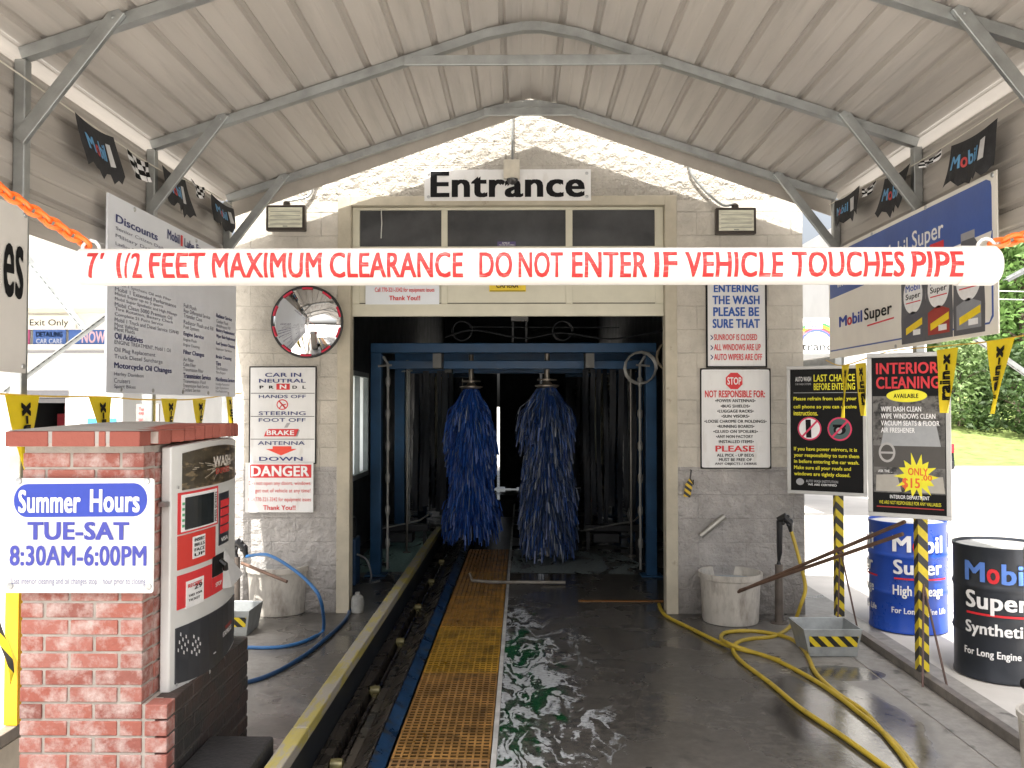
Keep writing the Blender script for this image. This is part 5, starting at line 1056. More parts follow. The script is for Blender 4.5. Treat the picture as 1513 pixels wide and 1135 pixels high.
# ------------------------------------------------------------------ machines inside the tunnel
M_ab = mat('arch_blue', (.012, .066, .155), .4, .1, .3, 3, .08, 25, rvar=.12); M_blk = mat('machine_black', (.02, .022, .025), .45, .1, .4, 6)
M_ss = mat('pipe_white', (.30, .30, .285), .4, .2, .25, 10); M_hose = mat('hose_grey', (.22, .23, .24), .5, 0, .2, 10)
def arch(yc, x0, x1, zt, w, label, dbl=True, nozzle=True):
    o = thing('wash_arch', label, 'wash arch', ((x0 + x1) / 2, yc, 0), group='blue arches over the tunnel lane')
    for x in (x0, x1):
        q = MB(); q.box((x - w / 2, yc - w / 2, .003), (x + w / 2, yc + w / 2, zt - .1)); q.box((x - w, yc - w, .0025), (x + w, yc + w, .018)); q.build('column', M_ab, o, bevel=.006)
    q = MB(); q.box((x0 - w / 2, yc - w / 2 - .004, zt - .099), (x1 + w / 2, yc + w / 2 + .004, zt)); q.build('beam', M_ab, o, bevel=.006)
    if dbl:
        q = MB(); q.box((x0 + w * .6, yc + .35, zt - .25), (x1 - w * .6, yc + .35 + w, zt - .16)); q.build('beam', M_ab, o, bevel=.006)
        q = MB()
        for x in (x0 + .62, x1 - .62): q = MB(); q.box((x - .045, yc + .07, zt - .25), (x + .045, yc + .349, zt - .07)); q.build('gusset', mat('gusset', (.16, .16, .15), .5, .3), o)
    if nozzle:
        for sx, x in ((1, x0 + .13), (-1, x1 - .12)):
            q = MB(); q.tube([(x, yc - .09, .08), (x, yc - .09, zt - .22), (x - sx * .05, yc - .09, zt - .14)], .014, 8)
            for k in range(6): q.lathe([(.018, -.05), (.026, -.02), (.026, .03), (.016, .05)], (x, yc - .09, .35 + k * .33), 10)
            q.tube([(x - sx * .10, yc - .10, zt - .24), (x + sx * .04, yc - .10, zt - .23)], .012, 6)
            q.build('spray_pipe', M_ss, o, smooth=True, ang=50)
    return o
a1 = arch(9.2, -1.515, 1.325, 2.40, .11, 'nearest blue steel wash arch just inside the door')
arch(11.6, -1.60, 1.50, 2.44, .13, 'second blue wash arch behind the two blue brushes', True, True)
arch(14.2, -1.6, 1.5, 2.46, .14, 'third blue wash arch deep in the tunnel', False)
arch(17.5, -1.5, 1.4, 2.5, .14, 'farthest blue wash arch near the tunnel exit', False, False)
def coil(x, y, z, r, n, m, rnd_, pl='xz'):
    P = []
    for i in range(n * 16):
        a = 2 * math.pi * i / 16; rr_ = r * (1 + .12 * math.sin(i * .37)); P.append((x + rr_ * math.cos(a), y + .006 * math.sin(i * .11) + .012 * (i // 16), z + rr_ * math.sin(a)))
    q = MB(); q.tube(P, .009, 6); return q
tag(coil(.5 + .72, 9.08, 2.13, .16, 4, 0, 1).build('hose_coil', M_ss, smooth=True), 'loose white hose coil at the right corner of the nearest blue arch', 'hose')
tag(coil(1.52, 9.0, 2.24, .15, 2, 0, 1).build('hose_coil', mat('hose_tan', (.25, .20, .13), .5), smooth=True), 'tan hose coil hanging right of the nearest blue arch', 'hose')
for x, lb in ((-.62, 'black hose loop on the blue beam above the left brush'), (.42, 'black hose loop on the blue beam above the right brush')):
    tag(coil(x, 9.15, 2.52, .10, 3, 0, 1).build('hose_coil', M_blk, smooth=True), lb, 'hose')
q = MB(); q.tube(smooth_path([(-.8, 9.12, 2.46), (-.5, 9.1, 2.53), (.0, 9.12, 2.45), (.4, 9.1, 2.5), (.9, 9.12, 2.44), (1.3, 9.1, 2.5), (1.6, 9.1, 2.55)], 6), .010, 6); q.tube([(-.55, 9.16, 2.57), (1.0, 9.16, 2.56)], .007, 6)
tag(q.build('air_line', M_blk, smooth=True), 'black air lines running along the top of the nearest blue arch', 'hose')
o = thing('junction_box', 'small grey box on two rods above the blue arch', 'box', (-.03, 9.3, 2.40)); q = MB(); q.box((-.12, 9.26, 2.64), (.06, 9.36, 2.74)); q.build('box', mat('jbox', (.2, .2, .19), .5), o, bevel=.005); q = MB(); q.box((-.11, 9.29, 2.401), (-.09, 9.31, 2.639)); q.box((.03, 9.29, 2.401), (.05, 9.31, 2.639)); q.build('rod', M_blk, o)

def brush(x, y, zt, r, label, seed, cols, n=5200, dz=.18, white=.0, lean=0):
    rn = random.Random(seed); o = thing('wash_brush', label, 'brush', (x, y, dz), group='blue wash brushes')
    q = MB(); q.tube([(x, y, dz + .05), (x, y, zt + .42)], .028, 12); q.build('shaft', mat('shaft', (.28, .25, .21), .35, .6), o, smooth=True)
    q = MB(); q.lathe([(.03, zt + .02), (.10, zt + .02), (.135, zt + .035), (.135, zt + .05), (.06, zt + .06), (.04, zt + .09)], (x, y, 0), 28); q.lathe([(.04, zt + .10), (.11, zt + .10), (.11, zt + .115), (.03, zt + .12)], (x, y, 0), 28); q.build('hub', mat('hub', (.26, .22, .18), .35, .6), o, smooth=True)
    q = MB(); H = zt - dz
    for i in range(n):
        t = rn.random() ** .9; z0 = dz + .20 + (H - .20) * t; a = rn.uniform(0, 2 * math.pi); ln = rn.uniform(.10, .24)
        # tips hang on a lumpy bell outline: narrow shoulder, waist, flare at the foot
        tz = (z0 - dz) / H
        reach = r * (1.0 + .10 * math.sin(tz * 13 + seed) + .07 * math.sin(a * 3 + tz * 5) + (.14 if tz < .30 else 0)) * rn.uniform(.55, 1.06)
        if tz > .90: reach *= max(.35, 1 - (tz - .90) * 5.5)
        c, s = math.cos(a), math.sin(a); w = rn.uniform(.0028, .0075); tx, ty = -s * w, c * w; sway = rn.uniform(-.04, .04)
        P = []
        for k, (f_, d_) in enumerate(((.10, .0), (.62, -.02), (.95, -.30), (1.02, -1.0))):
            zz = z0 + (.05 if 0 < k < 2 else 0) + d_ * ln; rr_ = reach * f_
            P.append(Vector((x + c * rr_ - s * sway * k / 3 + lean * (1 - tz) , y + s * rr_ + c * sway * k / 3, max(dz * rn.uniform(.6, 1.1), zz))))
        tw = rn.uniform(-.7, .7); vs = []
        for k, p in enumerate(P):
            ca = math.cos(tw * k); vs += [p - Vector((tx * ca + c * w * math.sin(tw * k), ty * ca + s * w * math.sin(tw * k), 0)), p + Vector((tx * ca + c * w * math.sin(tw * k), ty * ca + s * w * math.sin(tw * k), 0))]
        q.add(vs, [(0, 1, 3, 2), (2, 3, 5, 4), (4, 5, 7, 6)])
    q.build('bristles', cols, o); return o
M_br1 = island_mat('bristle_blue', [(.012, .055, .32), (.02, .11, .50), (.008, .04, .22), (.03, .16, .62), (.015, .08, .40), (.025, .12, .50), (.02, .12, .55), (.016, .07, .36), (.30, .36, .46)], .38, bump=0, spec=.6)
M_br2 = island_mat('bristle_pale', [(.012, .05, .22), (.02, .09, .36), (.03, .06, .13), (.07, .10, .17), (.02, .08, .32), (.012, .03, .09), (.26, .29, .34), (.015, .05, .24)], .38, bump=0, spec=.6)
brush(-.60, 10.35, 1.93, .275, 'left bright blue spinning brush hanging over the conveyor', 5, M_br1, dz=.14)
brush(.27, 9.75, 1.93, .29, 'right blue brush streaked with grey foam', 9, M_br2, dz=.06)
M_br3 = island_mat('bristle_dark', [(.012, .015, .03), (.02, .03, .06), (.01, .012, .02), (.03, .05, .09)], .5, bump=0)
brush(-1.25, 13.0, 2.0, .30, 'dark wrap brush behind the left blue brush', 11, M_br3, 900, .2)
brush(1.15, 12.8, 2.0, .30, 'dark wrap brush behind the right blue brush', 12, M_br3, 900, .2)
brush(-1.05, 15.8, 2.0, .34, 'dark brush deep in the tunnel on the left', 13, M_br3, 700, .2)
brush(1.05, 15.6, 2.0, .34, 'dark brush deep in the tunnel on the right', 14, M_br3, 700, .2)
# hanging cloth curtain far inside, with slits of daylight
mi = thing('mitter_curtain', 'dark hanging cloth curtain across the tunnel letting slits of daylight through', 'curtain', (0, 18.6, .3))
rn = random.Random(2); x = -1.45
while x < 1.45:
    w = rn.uniform(.09, .15); q = MB(); z0 = rn.uniform(.02, .07); ph = rn.uniform(0, 6); gap = -.01
    if abs(x + w / 2 + .50) < .07 or abs(x + w / 2 - .32) < .05: gap = .055
    for yy in (18.55, 18.75) if gap < 0 else (18.6,):
        q.sheet(lambda u, v: (x + (w - gap) * u, yy + .03 * math.sin(v * 5 + ph), z0 + (2.95 - z0) * v), 2, 10)
    q.build('cloth_strip', mat('cloth_dark', (.016, .018, .024), .8, 0, .4, 5), mi); x += w
q = MB(); q.box((-1.5, 18.5, 2.96), (1.5, 18.8, 3.02)); q.build('frame', M_ab, mi)
for x0, x1, yy, lb in ((-1.48, -.98, 12.0, 'dark hanging strips beside the left blue brush'), (.78, 1.40, 11.3, 'dark hanging strips beside the right blue brush'), (-1.5, -.8, 14.6, 'dark hanging strips farther back on the left of the lane'), (.7, 1.45, 14.5, 'dark hanging strips farther back on the right of the lane')):
    o = thing('side_curtain', lb, 'curtain', ((x0 + x1) / 2, yy, .2), group='dark side curtains'); x = x0
    while x < x1:
        w = rn.uniform(.05, .09); z0 = rn.uniform(.15, .5); ph = rn.uniform(0, 6); q = MB(); dy = rn.uniform(-.12, .12)
        q.sheet(lambda u, v: (x + w * u + .012 * math.sin(v * 4 + ph), yy + dy + .02 * math.sin(v * 6 + ph + u), z0 + (2.22 - z0) * v), 2, 10); q.build('cloth_strip', mat('cloth_dark2', (.012, .017, .026), .5, 0, .5, 6), o); x += w + rn.uniform(.0, .03)
    q = MB(); q.box((x0, yy - .14, 2.221), (x1, yy + .14, 2.27)); q.build('frame', M_ab, o)
# pale cloth panels and pipes between the arches
for i, (x, yy, z0, z1, w, lb) in enumerate(((-1.13, 12.1, 1.0, 2.15, .14, 'pale cloth strip hanging left of the left brush'), (1.02, 11.9, .95, 2.1, .13, 'pale cloth strip hanging right of the right brush'))):
    q = MB(); q.sheet(lambda u, v: (x - w / 2 + w * u, yy + .02 * math.sin(u * 14 + v * 3), z0 + (z1 - z0) * v + .05 * math.sin(u * 9) * (1 - v)), 8, 10); q.sheet(lambda u, v: (x - w / 2 + w * u, yy + .006 + .02 * math.sin(u * 14 + v * 3), z0 + (z1 - z0) * v + .05 * math.sin(u * 9) * (1 - v)), 8, 10)
    tag(q.build('cloth_strip', mat('cloth_pale', (.34, .33, .26), .7, 0, .35, 8, stretch=(3, 3, .4))), lb, 'cloth strip')
for x, yy, lb in ((-.98, 12.4, 'thin steel pipe standing between the arches left of the lane'), (1.27, 10.4, 'thin steel pipe standing behind the nearest arch on the right'), (.95, 12.2, 'thin steel pipe standing right of the pale streaked brush'), (-1.38, 10.6, 'thin steel pipe standing behind the nearest arch on the left')):
    q = MB(); q.tube([(x, yy, .01), (x, yy, 2.3)], .014, 8); q.lathe([(.05, .003), (.05, .012), (.016, .013)], (x, yy, 0), 12); tag(q.build('riser_pipe', mat('riser', (.20, .19, .17), .3, .6, .3, 5), smooth=True, ang=40), lb, 'pipe')
def pump(x, y, label):
    o = thing('pump_unit', label, 'pump', (x, y, 0)); q = MB(); q.box((x - .10, y - .12, .003), (x + .10, y + .12, .46)); q.build('casing', mat('casing_blue', (.015, .05, .12), .45, .1, .3, 5), o, bevel=.015)
    q = MB(); q.lathe([(.001, 0), (.085, 0), (.09, .02), (.09, .16), (.07, .19), (.001, .19)], (x, y, .462), 20); q.build('motor', M_blk, o, smooth=True, ang=40)
    q = MB(); q.tube(smooth_path([(x + .1, y - .05, .3), (x + .2, y - .08, .25), (x + .24, y - .05, .1), (x + .22, y, .012), (x + .3, y + .1, .012)], 5), .010, 6); q.build('feed_hose', M_hose, o, smooth=True)
pump(-1.72, 8.75, 'dark blue pump casing by the left tunnel wall')
# low foam applicator bar, left of the conveyor, and one at the right brush
for x0, x1, y, lb in ((-1.75, -1.15, 10.9, 'low dark sprayer frame on the foamy floor left of the conveyor'), (.75, 1.45, 10.9, 'low dark sprayer frame behind the right blue brush')):
    o = thing('sprayer_frame', lb, 'sprayer', ((x0 + x1) / 2, y, 0)); q = MB(); q.box((x0, y - .05, .22), (x1, y + .05, .30)); q.box((x0 + .1, y - .16, .10), (x0 + .42, y + .1, .21)); q.build('body', M_blk, o, bevel=.01)
    for x in (x0 + .05, x1 - .05): q = MB(); q.box((x - .02, y - .02, .003), (x + .02, y + .02, .219)); q.build('leg', M_blk, o)
    q = MB(); q.tube([(x0 - .05, y - .2, .25), (x1 - .1, y - .1, .36), (x1, y, .42)], .010, 6); q.build('spray_bar', M_ss, o, smooth=True)
q = MB(); q.tube([(-.50, 8.83, .02), (-.30, 8.76, .02), (-.05, 8.75, .02), (.42, 8.74, .02)], .016, 8); q.tube([(-.5, 8.83, .02), (-.53, 8.9, .08)], .012, 6); tag(q.build('drain_pipe', mat('pipe_dull', (.24, .22, .19), .5, 0, .3, 10), smooth=True), 'short pale pipe lying across the grating in front of the brushes', 'pipe')
q = MB(); q.box((.5, 7.98, .001), (1.35, 8.03, .006)); tag(q.build('sill_strip', mat('orange_strip', (.25, .11, .025), .5, 0, .25, 10)), 'orange painted strip across the wet floor just inside the door', 'strip')

# ------------------------------------------------------------------ outside, left
M_wb = mat('bay_white', (.72, .71, .68), .7, 0, .06, 2, .05, 40)
P14 = lambda px, py: at(px, py, Y=14.0)
lb_ = thing('service_building', 'white service building seen past the left side of the carport', 'building', (-8, 17, 0))
gx0, gx1, gz = P14(42, 0).x, P14(104, 0).x, P14(0, 588).z
wx0, wx1, wz0, wz1 = P14(-60, 0).x, P14(162, 0).x, P14(0, 509).z, P14(0, 487).z
xl, xr = -16.0, P14(212, 0).x
q = MB()
q.box((xl, 14.0, 0), (gx0, 14.25, gz)); q.box((gx1, 14.0, 0), (xr, 14.25, gz)); q.box((xl, 14.0, gz), (xr, 14.25, wz0)); q.box((xl, 14.0, wz0), (wx0, 14.25, wz1)); q.box((wx1, 14.0, wz0), (xr, 14.25, wz1)); q.box((xl, 14.0, wz1), (xr, 14.25, 4.9))
q.box((xr - .25, 14.251, 0), (xr, 20, 4.9)); q.box((xl, 19.8, 0), (xr - .251, 20, 4.9)); q.build('wall', M_wb, lb_)
q = MB(); q.box((gx0 - .4, 16.2, .01), (gx1 + .5, 16.25, 2.6)); q.box((gx0 - .4, 14.27, 2.2), (gx1 + .5, 16.19, 2.25)); q.box((gx0 - .46, 14.27, .01), (gx0 - .41, 16.25, 2.6)); q.box((gx1 + .51, 14.27, .01), (gx1 + .56, 16.25, 2.6)); q.build('bay_shade_box', mat('bay_shade', (.03, .03, .032), .8), lb_)  # added dark box, its colour stands in for shade inside the bay
q = MB(); q.box((xl, 13.2, wz1 + .26), (xr + .2, 13.99, wz1 + .42)); q.build('canopy_edge', mat('canopy_cream', (.58, .55, .46), .6, 0, .05, 4), lb_)
q = MB(); q.box((xl, 13.1, 4.901), (xr + .2, 20.1, 5.05)); q.build('roof', M_wb, lb_)
q = MB(); q.box((xl, 13.97, wz0 - .14), (wx1 + .15, 13.998, wz0 - .10)); q.build('trim_line', ink('trim_grey', (.25, .25, .26)), lb_)
q = MB(); q.box((gx0, 14.1, gz - .08), (gx1, 14.3, gz - .01)); q.box((gx0 - .05, 13.98, gz), (gx1 + .05, 13.999, gz + .12)); q.build('bay_lintel', ink('lintel', (.16, .16, .17)), lb_)
for i, (a, b_) in enumerate(((-55, 48), (53, 101), (105, 161))):
    q = MB(); q.box((P14(a, 0).x, 14.05, wz0), (P14(b_, 0).x, 14.07, wz1)); f_ = q.build('window', ink('poster_blue', (.05, .12, .36)) if i != 0 else ink('poster_red', (.35, .06, .16)), lb_)
    q = MB()
    for t_, u0, u1, v0, v1, mm_ in ([('DETAILING', .1, .9, .52, .86, ink('pale_blue', (.4, .45, .6))), ('CAR CARE', .1, .9, .06, .4, ink('pale_blue', (.4, .45, .6)))] if i == 1 else [('NOW', .35, .97, .1, .9, ink('pale_pink', (.6, .4, .48)))]):
        v, g_, _ = glyphs(t_, .03); X0, X1 = P14(a, 0).x, P14(b_, 0).x
        q.lay(lambda x, y: (X0 + (u0 + x * (u1 - u0)) * (X1 - X0), 14.046, wz0 + (v0 + y * (v1 - v0)) * (wz1 - wz0)), v, g_); q.build('window_lettering', mm_, f_)
fsign('exit_sign', 'white Exit Only sign on the service building at the left', 'sign', 36, 466, 112, 486, 13.95, [('t', 'Exit Only', 44, 472, 101, 484, K, 0)], mat('exit_white', (.74, .72, .66), .5, 0, .04, 3))
tc_ = thing('tool_cabinet', 'red tool cabinet with clutter inside the dark service bay', 'cabinet', ((gx0 + gx1) / 2, 15.2, 0))
q = MB(); q.box((gx0 + .02, 15.0, .1), (gx1 - .1, 15.5, 1.62)); q.build('carcass', mat('cab_red', (.30, .03, .04), .4, 0, .2, 5), tc_, bevel=.01)
q = MB()
for k in range(5): q.box((gx0 + .05, 14.985, .2 + k * .28), (gx1 - .13, 14.998, .44 + k * .28))
q.build('drawer', mat('cab_red2', (.22, .02, .03), .35), tc_)
rn = random.Random(8)
for k in range(9):
    q = MB(); x = gx0 + .06 + k * .062; q.lathe([(.022, 0), (.026, .10), (.012, .14), (.012, .18), (.001, .18)], (x, 15.2, 1.621), 10); tag(q.build('bottle', ink('can%d' % (k % 3), [(.35, .1, .1), (.12, .12, .14), (.4, .38, .36)][k % 3])), 'small bottle standing on the red tool cabinet', 'bottle', 'bottles on the tool cabinet')
cab = thing('vending_cabinet', 'white upright cabinet with a bright blue panel behind the brick pillar', 'cabinet', (at(148, 600, Y=9.5).x, 9.7, 0)); cx = at(148, 600, Y=9.5).x; w_ = .24
q = MB(); q.box((cx - w_, 9.5, .004), (cx + w_, 9.95, at(150, 577, Y=9.5).z)); q.build('body', M_wb, cab, bevel=.02)
q = MB(); zt = at(150, 618, Y=9.5).z; q.box((cx - w_ * .55, 9.485, zt - .5), (cx + w_ * .75, 9.498, zt)); q.build('blue_panel', ink('sky_blue', (.05, .30, .62)), cab)
q = MB(); q.box((cx - w_ + .03, 9.49, .15), (cx - w_ + .05, 9.499, 1.7)); q.build('door_edge', GRY, cab)
pnl = thing('white_column', 'white square column left of the brown notice', 'column', (at(180, 600, Y=10.5).x, 10.6, 0)); cx = at(180, 600, Y=10.5).x
q = MB(); q.box((cx - .14, 10.5, .004), (cx + .14, 10.8, 3.4)); q.build('shaft', M_wb, pnl, bevel=.01); q = MB(); q.box((cx - .18, 10.46, .003), (cx + .18, 10.84, .2)); q.build('plinth', M_wb, pnl)
ns = fsign('notice_sign', 'small brown notice on a post behind the brick pillar', 'sign', 201, 597, 235, 629, 8.6, [('t', 'Terminal', 205, 602, 226, 607, RED, .01), ('t', 'express', 205, 609, 222, 614, RED, .01), ('t', 'car wash', 205, 617, 224, 622, RED, .01)], mat('notice_brown', (.27, .235, .22), .6), thick=.02)
a_ = at(213, 590, Y=8.63); q = MB(); q.box((a_.x - .02, 8.625, .004), (a_.x + .02, 8.66, a_.z + .35)); q.build('post', M_galv, ns)

def car(cx, cy, rz, body, label, h=1.5, w=1.8, ln=4.4, red=True):
    o = thing('parked_car', label, 'car', (cx, cy, 0), rz); P = [(-ln / 2, .35), (-ln / 2 + .05, .75), (-ln / 2 + .12, .92), (-ln / 2 + .5, 1.0), (-ln / 2 + .95, h - .06), (-ln / 2 + 1.3, h), (ln / 2 - 1.5, h), (ln / 2 - 1.2, h - .05), (ln / 2 - .75, 1.0), (ln / 2 - .05, .88), (ln / 2, .7), (ln / 2, .35), (ln / 2 - .35, .25), (-ln / 2 + .3, .25)]
    q = MB(); n = len(P); vs = []
    for k, (ins, sc) in enumerate(((-w / 2, .0), (-w / 2 + .0, 0), (w / 2, 0), (w / 2, 0))):
        for x, z in P:
            tuck = .16 * max(0, (z - .95) / (h - .95)); e = .06 if k in (0, 3) else 0
            yy = (ins + tuck + e * .0) if ins < 0 else (ins - tuck); vs.append((x * (1 - .0), yy, z))
    vs2 = vs[:n] + vs[2 * n:3 * n]
    q.add(vs2, [tuple(range(n))[::-1], tuple(range(n, 2 * n))] + [(i, (i + 1) % n, (i + 1) % n + n, i + n) for i in range(n)]); q.build('body', body, o, True, bevel=.05)
    M_gl = mat('car_glass', (.03, .035, .04), .06, 0, .2, 3)
    for sd in (-1, 1):
        q = MB(); yy = sd * (w / 2 - .06); G_ = [(-ln / 2 + .75, 1.03), (-ln / 2 + 1.1, h - .12), (ln / 2 - 1.55, h - .12), (ln / 2 - 1.0, 1.03)]
        ya = sd * (w / 2 - .02); yb = sd * (w / 2 - .125)
        q.add([(G_[0][0], ya, 1.03), (G_[1][0], yb, h - .12), (G_[2][0], yb, h - .12), (G_[3][0], ya, 1.03)], [(0, 1, 2, 3)]); q.build('side_window', M_gl, o, True)
        for xx in (-ln / 2 + .8, ln / 2 - .85):
            q = MB(); q.lathe([(.12, -.1), (.31, -.1), (.33, -.06), (.33, .08), (.30, .11), (.2, .11), (.18, .09), (.001, .09)], (xx, sd * (w / 2 - .08), .335), 28, 'y'); q.build('wheel', mat('tyre', (.02, .02, .02), .8), o, True, smooth=True)
        q = MB(); q.box((-ln / 2 - .012, sd * (w / 2 - .16) - .13, .70), (-ln / 2 + .08, sd * (w / 2 - .16) + .13, .90)); q.build('tail_light', mat('tail_red', (.45, .02, .03), .25), o, True, bevel=.01)
        q = MB(); q.box((ln / 2 - .08, sd * (w / 2 - .2) - .15, .66), (ln / 2 + .01, sd * (w / 2 - .2) + .15, .80)); q.build('headlight', mat('lamp_clear', (.6, .62, .62), .15), o, True, bevel=.01)
    for xs, a0, a1 in ((-1, -ln / 2 + .56, -ln / 2 + .9), (1, ln / 2 - .8, ln / 2 - 1.14)):
        q = MB(); q.add([(a0 + xs * .02, -w / 2 + .12, 1.04), (a0 + xs * .02, w / 2 - .12, 1.04), (a1 + xs * .02, w / 2 - .22, h - .10), (a1 + xs * .02, -w / 2 + .22, h - .10)], [(0, 1, 2, 3)]); q.build('windscreen', M_gl, o, True)
    for xa, xb in ((-ln / 2 - .02, -ln / 2 + .1), (ln / 2 - .1, ln / 2 + .02)): q = MB(); q.box((xa, -w / 2 + .05, .33), (xb, w / 2 - .05, .52)); q.build('bumper', M_blk, o, True, bevel=.02)
    return o
c = at(1351, 690, Y=20); car(c.x, 22.2, R(90), mat('car_dark', (.02, .022, .026), .25, .3), 'dark car with red tail lights behind the interior cleaning board', 1.45, 1.85)
c = at(298, 610, Y=24); car(c.x, 24.6, R(6), mat('car_white', (.7, .7, .7), .25, .1), 'white car seen under the grey menu board', 1.75, 1.8, 3.6)

# ------------------------------------------------------------------ outside, right
sb = thing('wash_bay_canopy', 'white self-service bay canopy beyond the right pillar', 'canopy', (6.6, 14, 0)); fz0 = at(1200, 524, Y=13).z
q = MB(); q.box((4.6, 13.0, fz0 - .0), (5.9, 16.5, fz0 + 1.9)); q.build('fascia', M_wb, sb)
q = MB(); q.box((4.7, 12.99, fz0 - .16), (5.85, 16.4, fz0 - .002)); q.build('beam', mat('beam_grey', (.38, .38, .37), .5), sb)
q = MB(); q.box((5.45, 13.3, .004), (5.65, 13.5, fz0 - .161)); q.build('column', M_wb, sb)
q = MB(); q.box((4.65, 15.9, .004), (4.85, 16.1, fz0 - .161)); q.build('column', M_wb, sb)
cxm, cym = 1207, 530; 
def arc(r0, r1, col_): return ('p', 'rainbow', [(1207 + r1 * math.cos(R(a)) * 1.0, 512 - r1 * math.sin(R(a)) * .98) for a in range(12, 169, 8)] + [(1207 + r0 * math.cos(R(a)), 512 - r0 * math.sin(R(a)) * .98) for a in range(168, 11, -8)], col_)
fsign('spray_sign', 'white sign with a rainbow and the word Entrance on the bay canopy', 'sign', 1160, 470, 1252, 523, 12.96, [arc(33, 36.5, ink('rb_green', (.05, .4, .08))), arc(29.5, 33, ink('rb_yellow', (.8, .6, .03))), arc(26, 29.5, ink('rb_red', (.65, .08, .06))), arc(22.5, 26, ink('rb_blue', (.08, .12, .5))), ('r', 'name_plate', 1190, 471, 1215, 486, B_wht, .002),
    ('t', 'MAGIC', 1191, 472.5, 1212, 478, NAV, .02), ('t', 'SPRAY', 1193, 479.5, 1212, 485, NAV, .02), ('t', 'Brushless', 1186, 490, 1209, 495, GRY, 0), ('t', 'Automatic', 1187, 497, 1209, 502, GRY, 0), ('t', 'Entrance', 1165, 506, 1240, 518, K, 0)], B_wht)
def leaves(q, c, rad, n, sz, rn, flat=1.0):
    for i in range(n):
        d = Vector((rn.gauss(0, 1), rn.gauss(0, 1), rn.gauss(0, 1))).normalized() * (rn.random() ** .35)
        p = Vector(c) + Vector((d.x * rad[0], d.y * rad[1], d.z * rad[2])); a = Vector((rn.gauss(0, 1), rn.gauss(0, 1), rn.gauss(0, .7))).normalized(); b_ = a.cross(Vector((rn.gauss(0, 1), rn.gauss(0, 1), rn.gauss(0, 1)))).normalized(); s = sz * rn.uniform(.6, 1.4)
        q.add([p - a * s, p + b_ * s * .45, p + a * s, p - b_ * s * .45], [(0, 1, 2, 3)])
M_lf = [island_mat('leaf_%d' % i, c, .55, bump=0, trans=.5) for i, c in enumerate(([(0.101, 0.186, 0.051), (0.151, 0.270, 0.076), (0.220, 0.355, 0.110), (0.119, 0.203, 0.059)], [(0.169, 0.254, 0.092), (0.236, 0.338, 0.135), (0.304, 0.400, 0.186), (0.135, 0.203, 0.076)], [(0.047, 0.089, 0.027), (0.063, 0.115, 0.037), (0.094, 0.146, 0.053), (0.053, 0.094, 0.032)]))]
M_bark = mat('bark', (.10, .075, .055), .9, 0, .3, 8, .5, 30)
def tree(x, y, z, h, r, label, seed, m, n=4200, trunk=.35, sz=.16, name='tree'):
    rn = random.Random(seed); o = thing(name, label, name, (x, y, z), 0, 'trees and shrubs on the bank' )
    q = MB(); limbs = []
    q.tube([(x, y, z - .1), (x + .1, y, z + h * .25), (x - .05, y + .1, z + h * .55), (x, y, z + h * .85)], [.035 * h, .028 * h, .017 * h, .005 * h], 8)
    for i in range(7):
        a = i * 2.4; t = .25 + .09 * i; p0 = Vector((x, y, z + h * t)); p1 = p0 + Vector((math.cos(a) * r * .7, math.sin(a) * r * .7, h * .16)); q.tube([p0, p0.lerp(p1, .5) + Vector((0, 0, .1)), p1], [.012 * h, .008 * h, .003 * h], 6)
    q.build('trunk', M_bark, o, smooth=True); q = MB(); k = 22
    for i in range(k):
        t = trunk + (1 - trunk) * (i + .5) / k; a = i * 2.4 + rn.uniform(-.4, .4); env = math.sin(math.pi * min(1, (t - trunk) / (1 - trunk) * .82 + .16)); rr_ = r * env * rn.uniform(.35, .85); s = r * rn.uniform(.26, .48)
        leaves(q, (x + math.cos(a) * rr_, y + math.sin(a) * rr_, z + h * t), (s, s, s * .7), n // k, sz, rn)
    q.build('crown', m, o); return o
def gz_(y): 
    v = (y - 24) / 46; e = min(1, max(0, v) / .2); return .14 + 1.1 * (e * e * (3 - 2 * e)) + 1.2 * max(0, v)
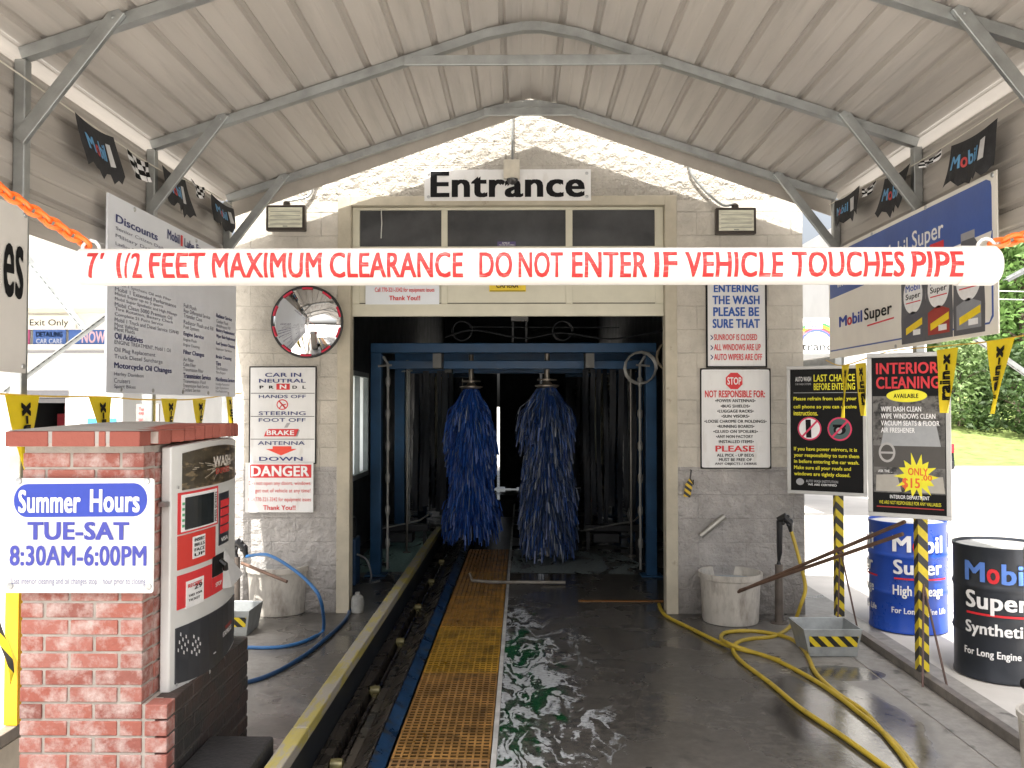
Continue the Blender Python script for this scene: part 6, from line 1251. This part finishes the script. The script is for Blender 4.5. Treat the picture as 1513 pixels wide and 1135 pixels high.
for i, (px, Y, h, r, lab, m, tk, n, s, nm_) in enumerate((
    (1418, 30, 3.0, 1.55, 'pale rounded shrub on the grass bank left of the big pennant', 1, .02, 3600, .10, 'shrub'), (1500, 29, 2.6, 1.7, 'dark green shrub on the bank at the right edge', 2, .02, 3600, .10, 'shrub'), (1560, 31, 3.2, 1.8, 'tall green shrub just past the right edge of the bank', 0, .02, 2400, .11, 'shrub'),
    (1440, 38, 7.4, 3.0, 'light leafy tree behind the pale rounded shrub', 1, .16, 5200, .17, 'tree'), (1515, 36, 8.2, 3.2, 'green tree behind the dark shrub at the right edge', 0, .14, 5200, .17, 'tree'), (1375, 42, 6.6, 2.6, 'tree mostly hidden behind the oil banner', 0, .2, 3000, .18, 'tree'), (1590, 40, 9, 3.6, 'tall tree beyond the right edge of the bank', 2, .14, 3600, .18, 'tree'), (1480, 50, 9.5, 4.2, 'tallest pale tree at the back of the bank', 1, .14, 4200, .22, 'tree'))):
    c = at(px, 600, Y=Y); tree(c.x, Y, gz_(Y), h, r, lab, 40 + i, M_lf[m], n, tk, s, nm_)
for i, (px, Y, h, r, lab) in enumerate(((262, 33, 4.6, 2.0, 'green tree behind the white car under the menu board'), (318, 36, 4.8, 2.2, 'green tree right of the white car, mostly behind the menu board'), (225, 35, 4.6, 2.0, 'green tree left of the white car, mostly behind the menu board'))):
    c = at(px, 600, Y=Y); tree(c.x, Y, 0, h, r, lab, 60 + i, M_lf[0], 2600, .06, .16)
for z_, lb in ((5.1, 'upper thin power line beyond the trees at the right'), (4.85, 'lower thin power line beyond the trees at the right')):
    q = MB(); q.tube([(6 + 3.2 * k, 27.0, z_ + .012 * (k - 6) ** 2) for k in range(13)], .018, 6); tag(q.build('power_line', ink('cable_pale', (.5, .5, .5)), smooth=True), lb, 'cable')
# slanting steel braces outside the carport
def slot_brace(p, q_, label):
    o = thing('slotted_brace', label, 'brace', p); p, q_ = Vector(p), Vector(q_); q = MB(); q.beam(p, q_, .045, .006, (1, 0, 0)); q.beam(p + Vector((.02, 0, .004)), q_ + Vector((.02, 0, .004)), .006, .04, (1, 0, 0)); q.build('angle', M_galv, o)
    q = MB(); n = int((q_ - p).length / .05); d = (q_ - p) / n
    for k in range(n): c_ = p + d * (k + .5) + Vector((0, -.004, 0)); q.beam(c_ - d * .22, c_ + d * .22, .016, .007, (1, 0, 0))
    q.build('slot', K, o); return o
XO = -3.4
slot_brace(at(20, 360, Y=6.6), at(126, 492, Y=6.6), 'slotted steel brace slanting down to the right at the left edge')
slot_brace(at(4, 580, Y=6.5), at(166, 459, Y=6.5), 'slotted steel brace slanting up to the grey menu board')
slot_brace(at(1440, 502, Y=6.4), at(1560, 586, Y=6.4), 'slotted steel brace slanting down behind the right pennants')
slot_brace(at(1484, 414, Y=6.4), at(1545, 382, Y=6.4), 'slotted steel brace slanting up at the right edge beside the banner')
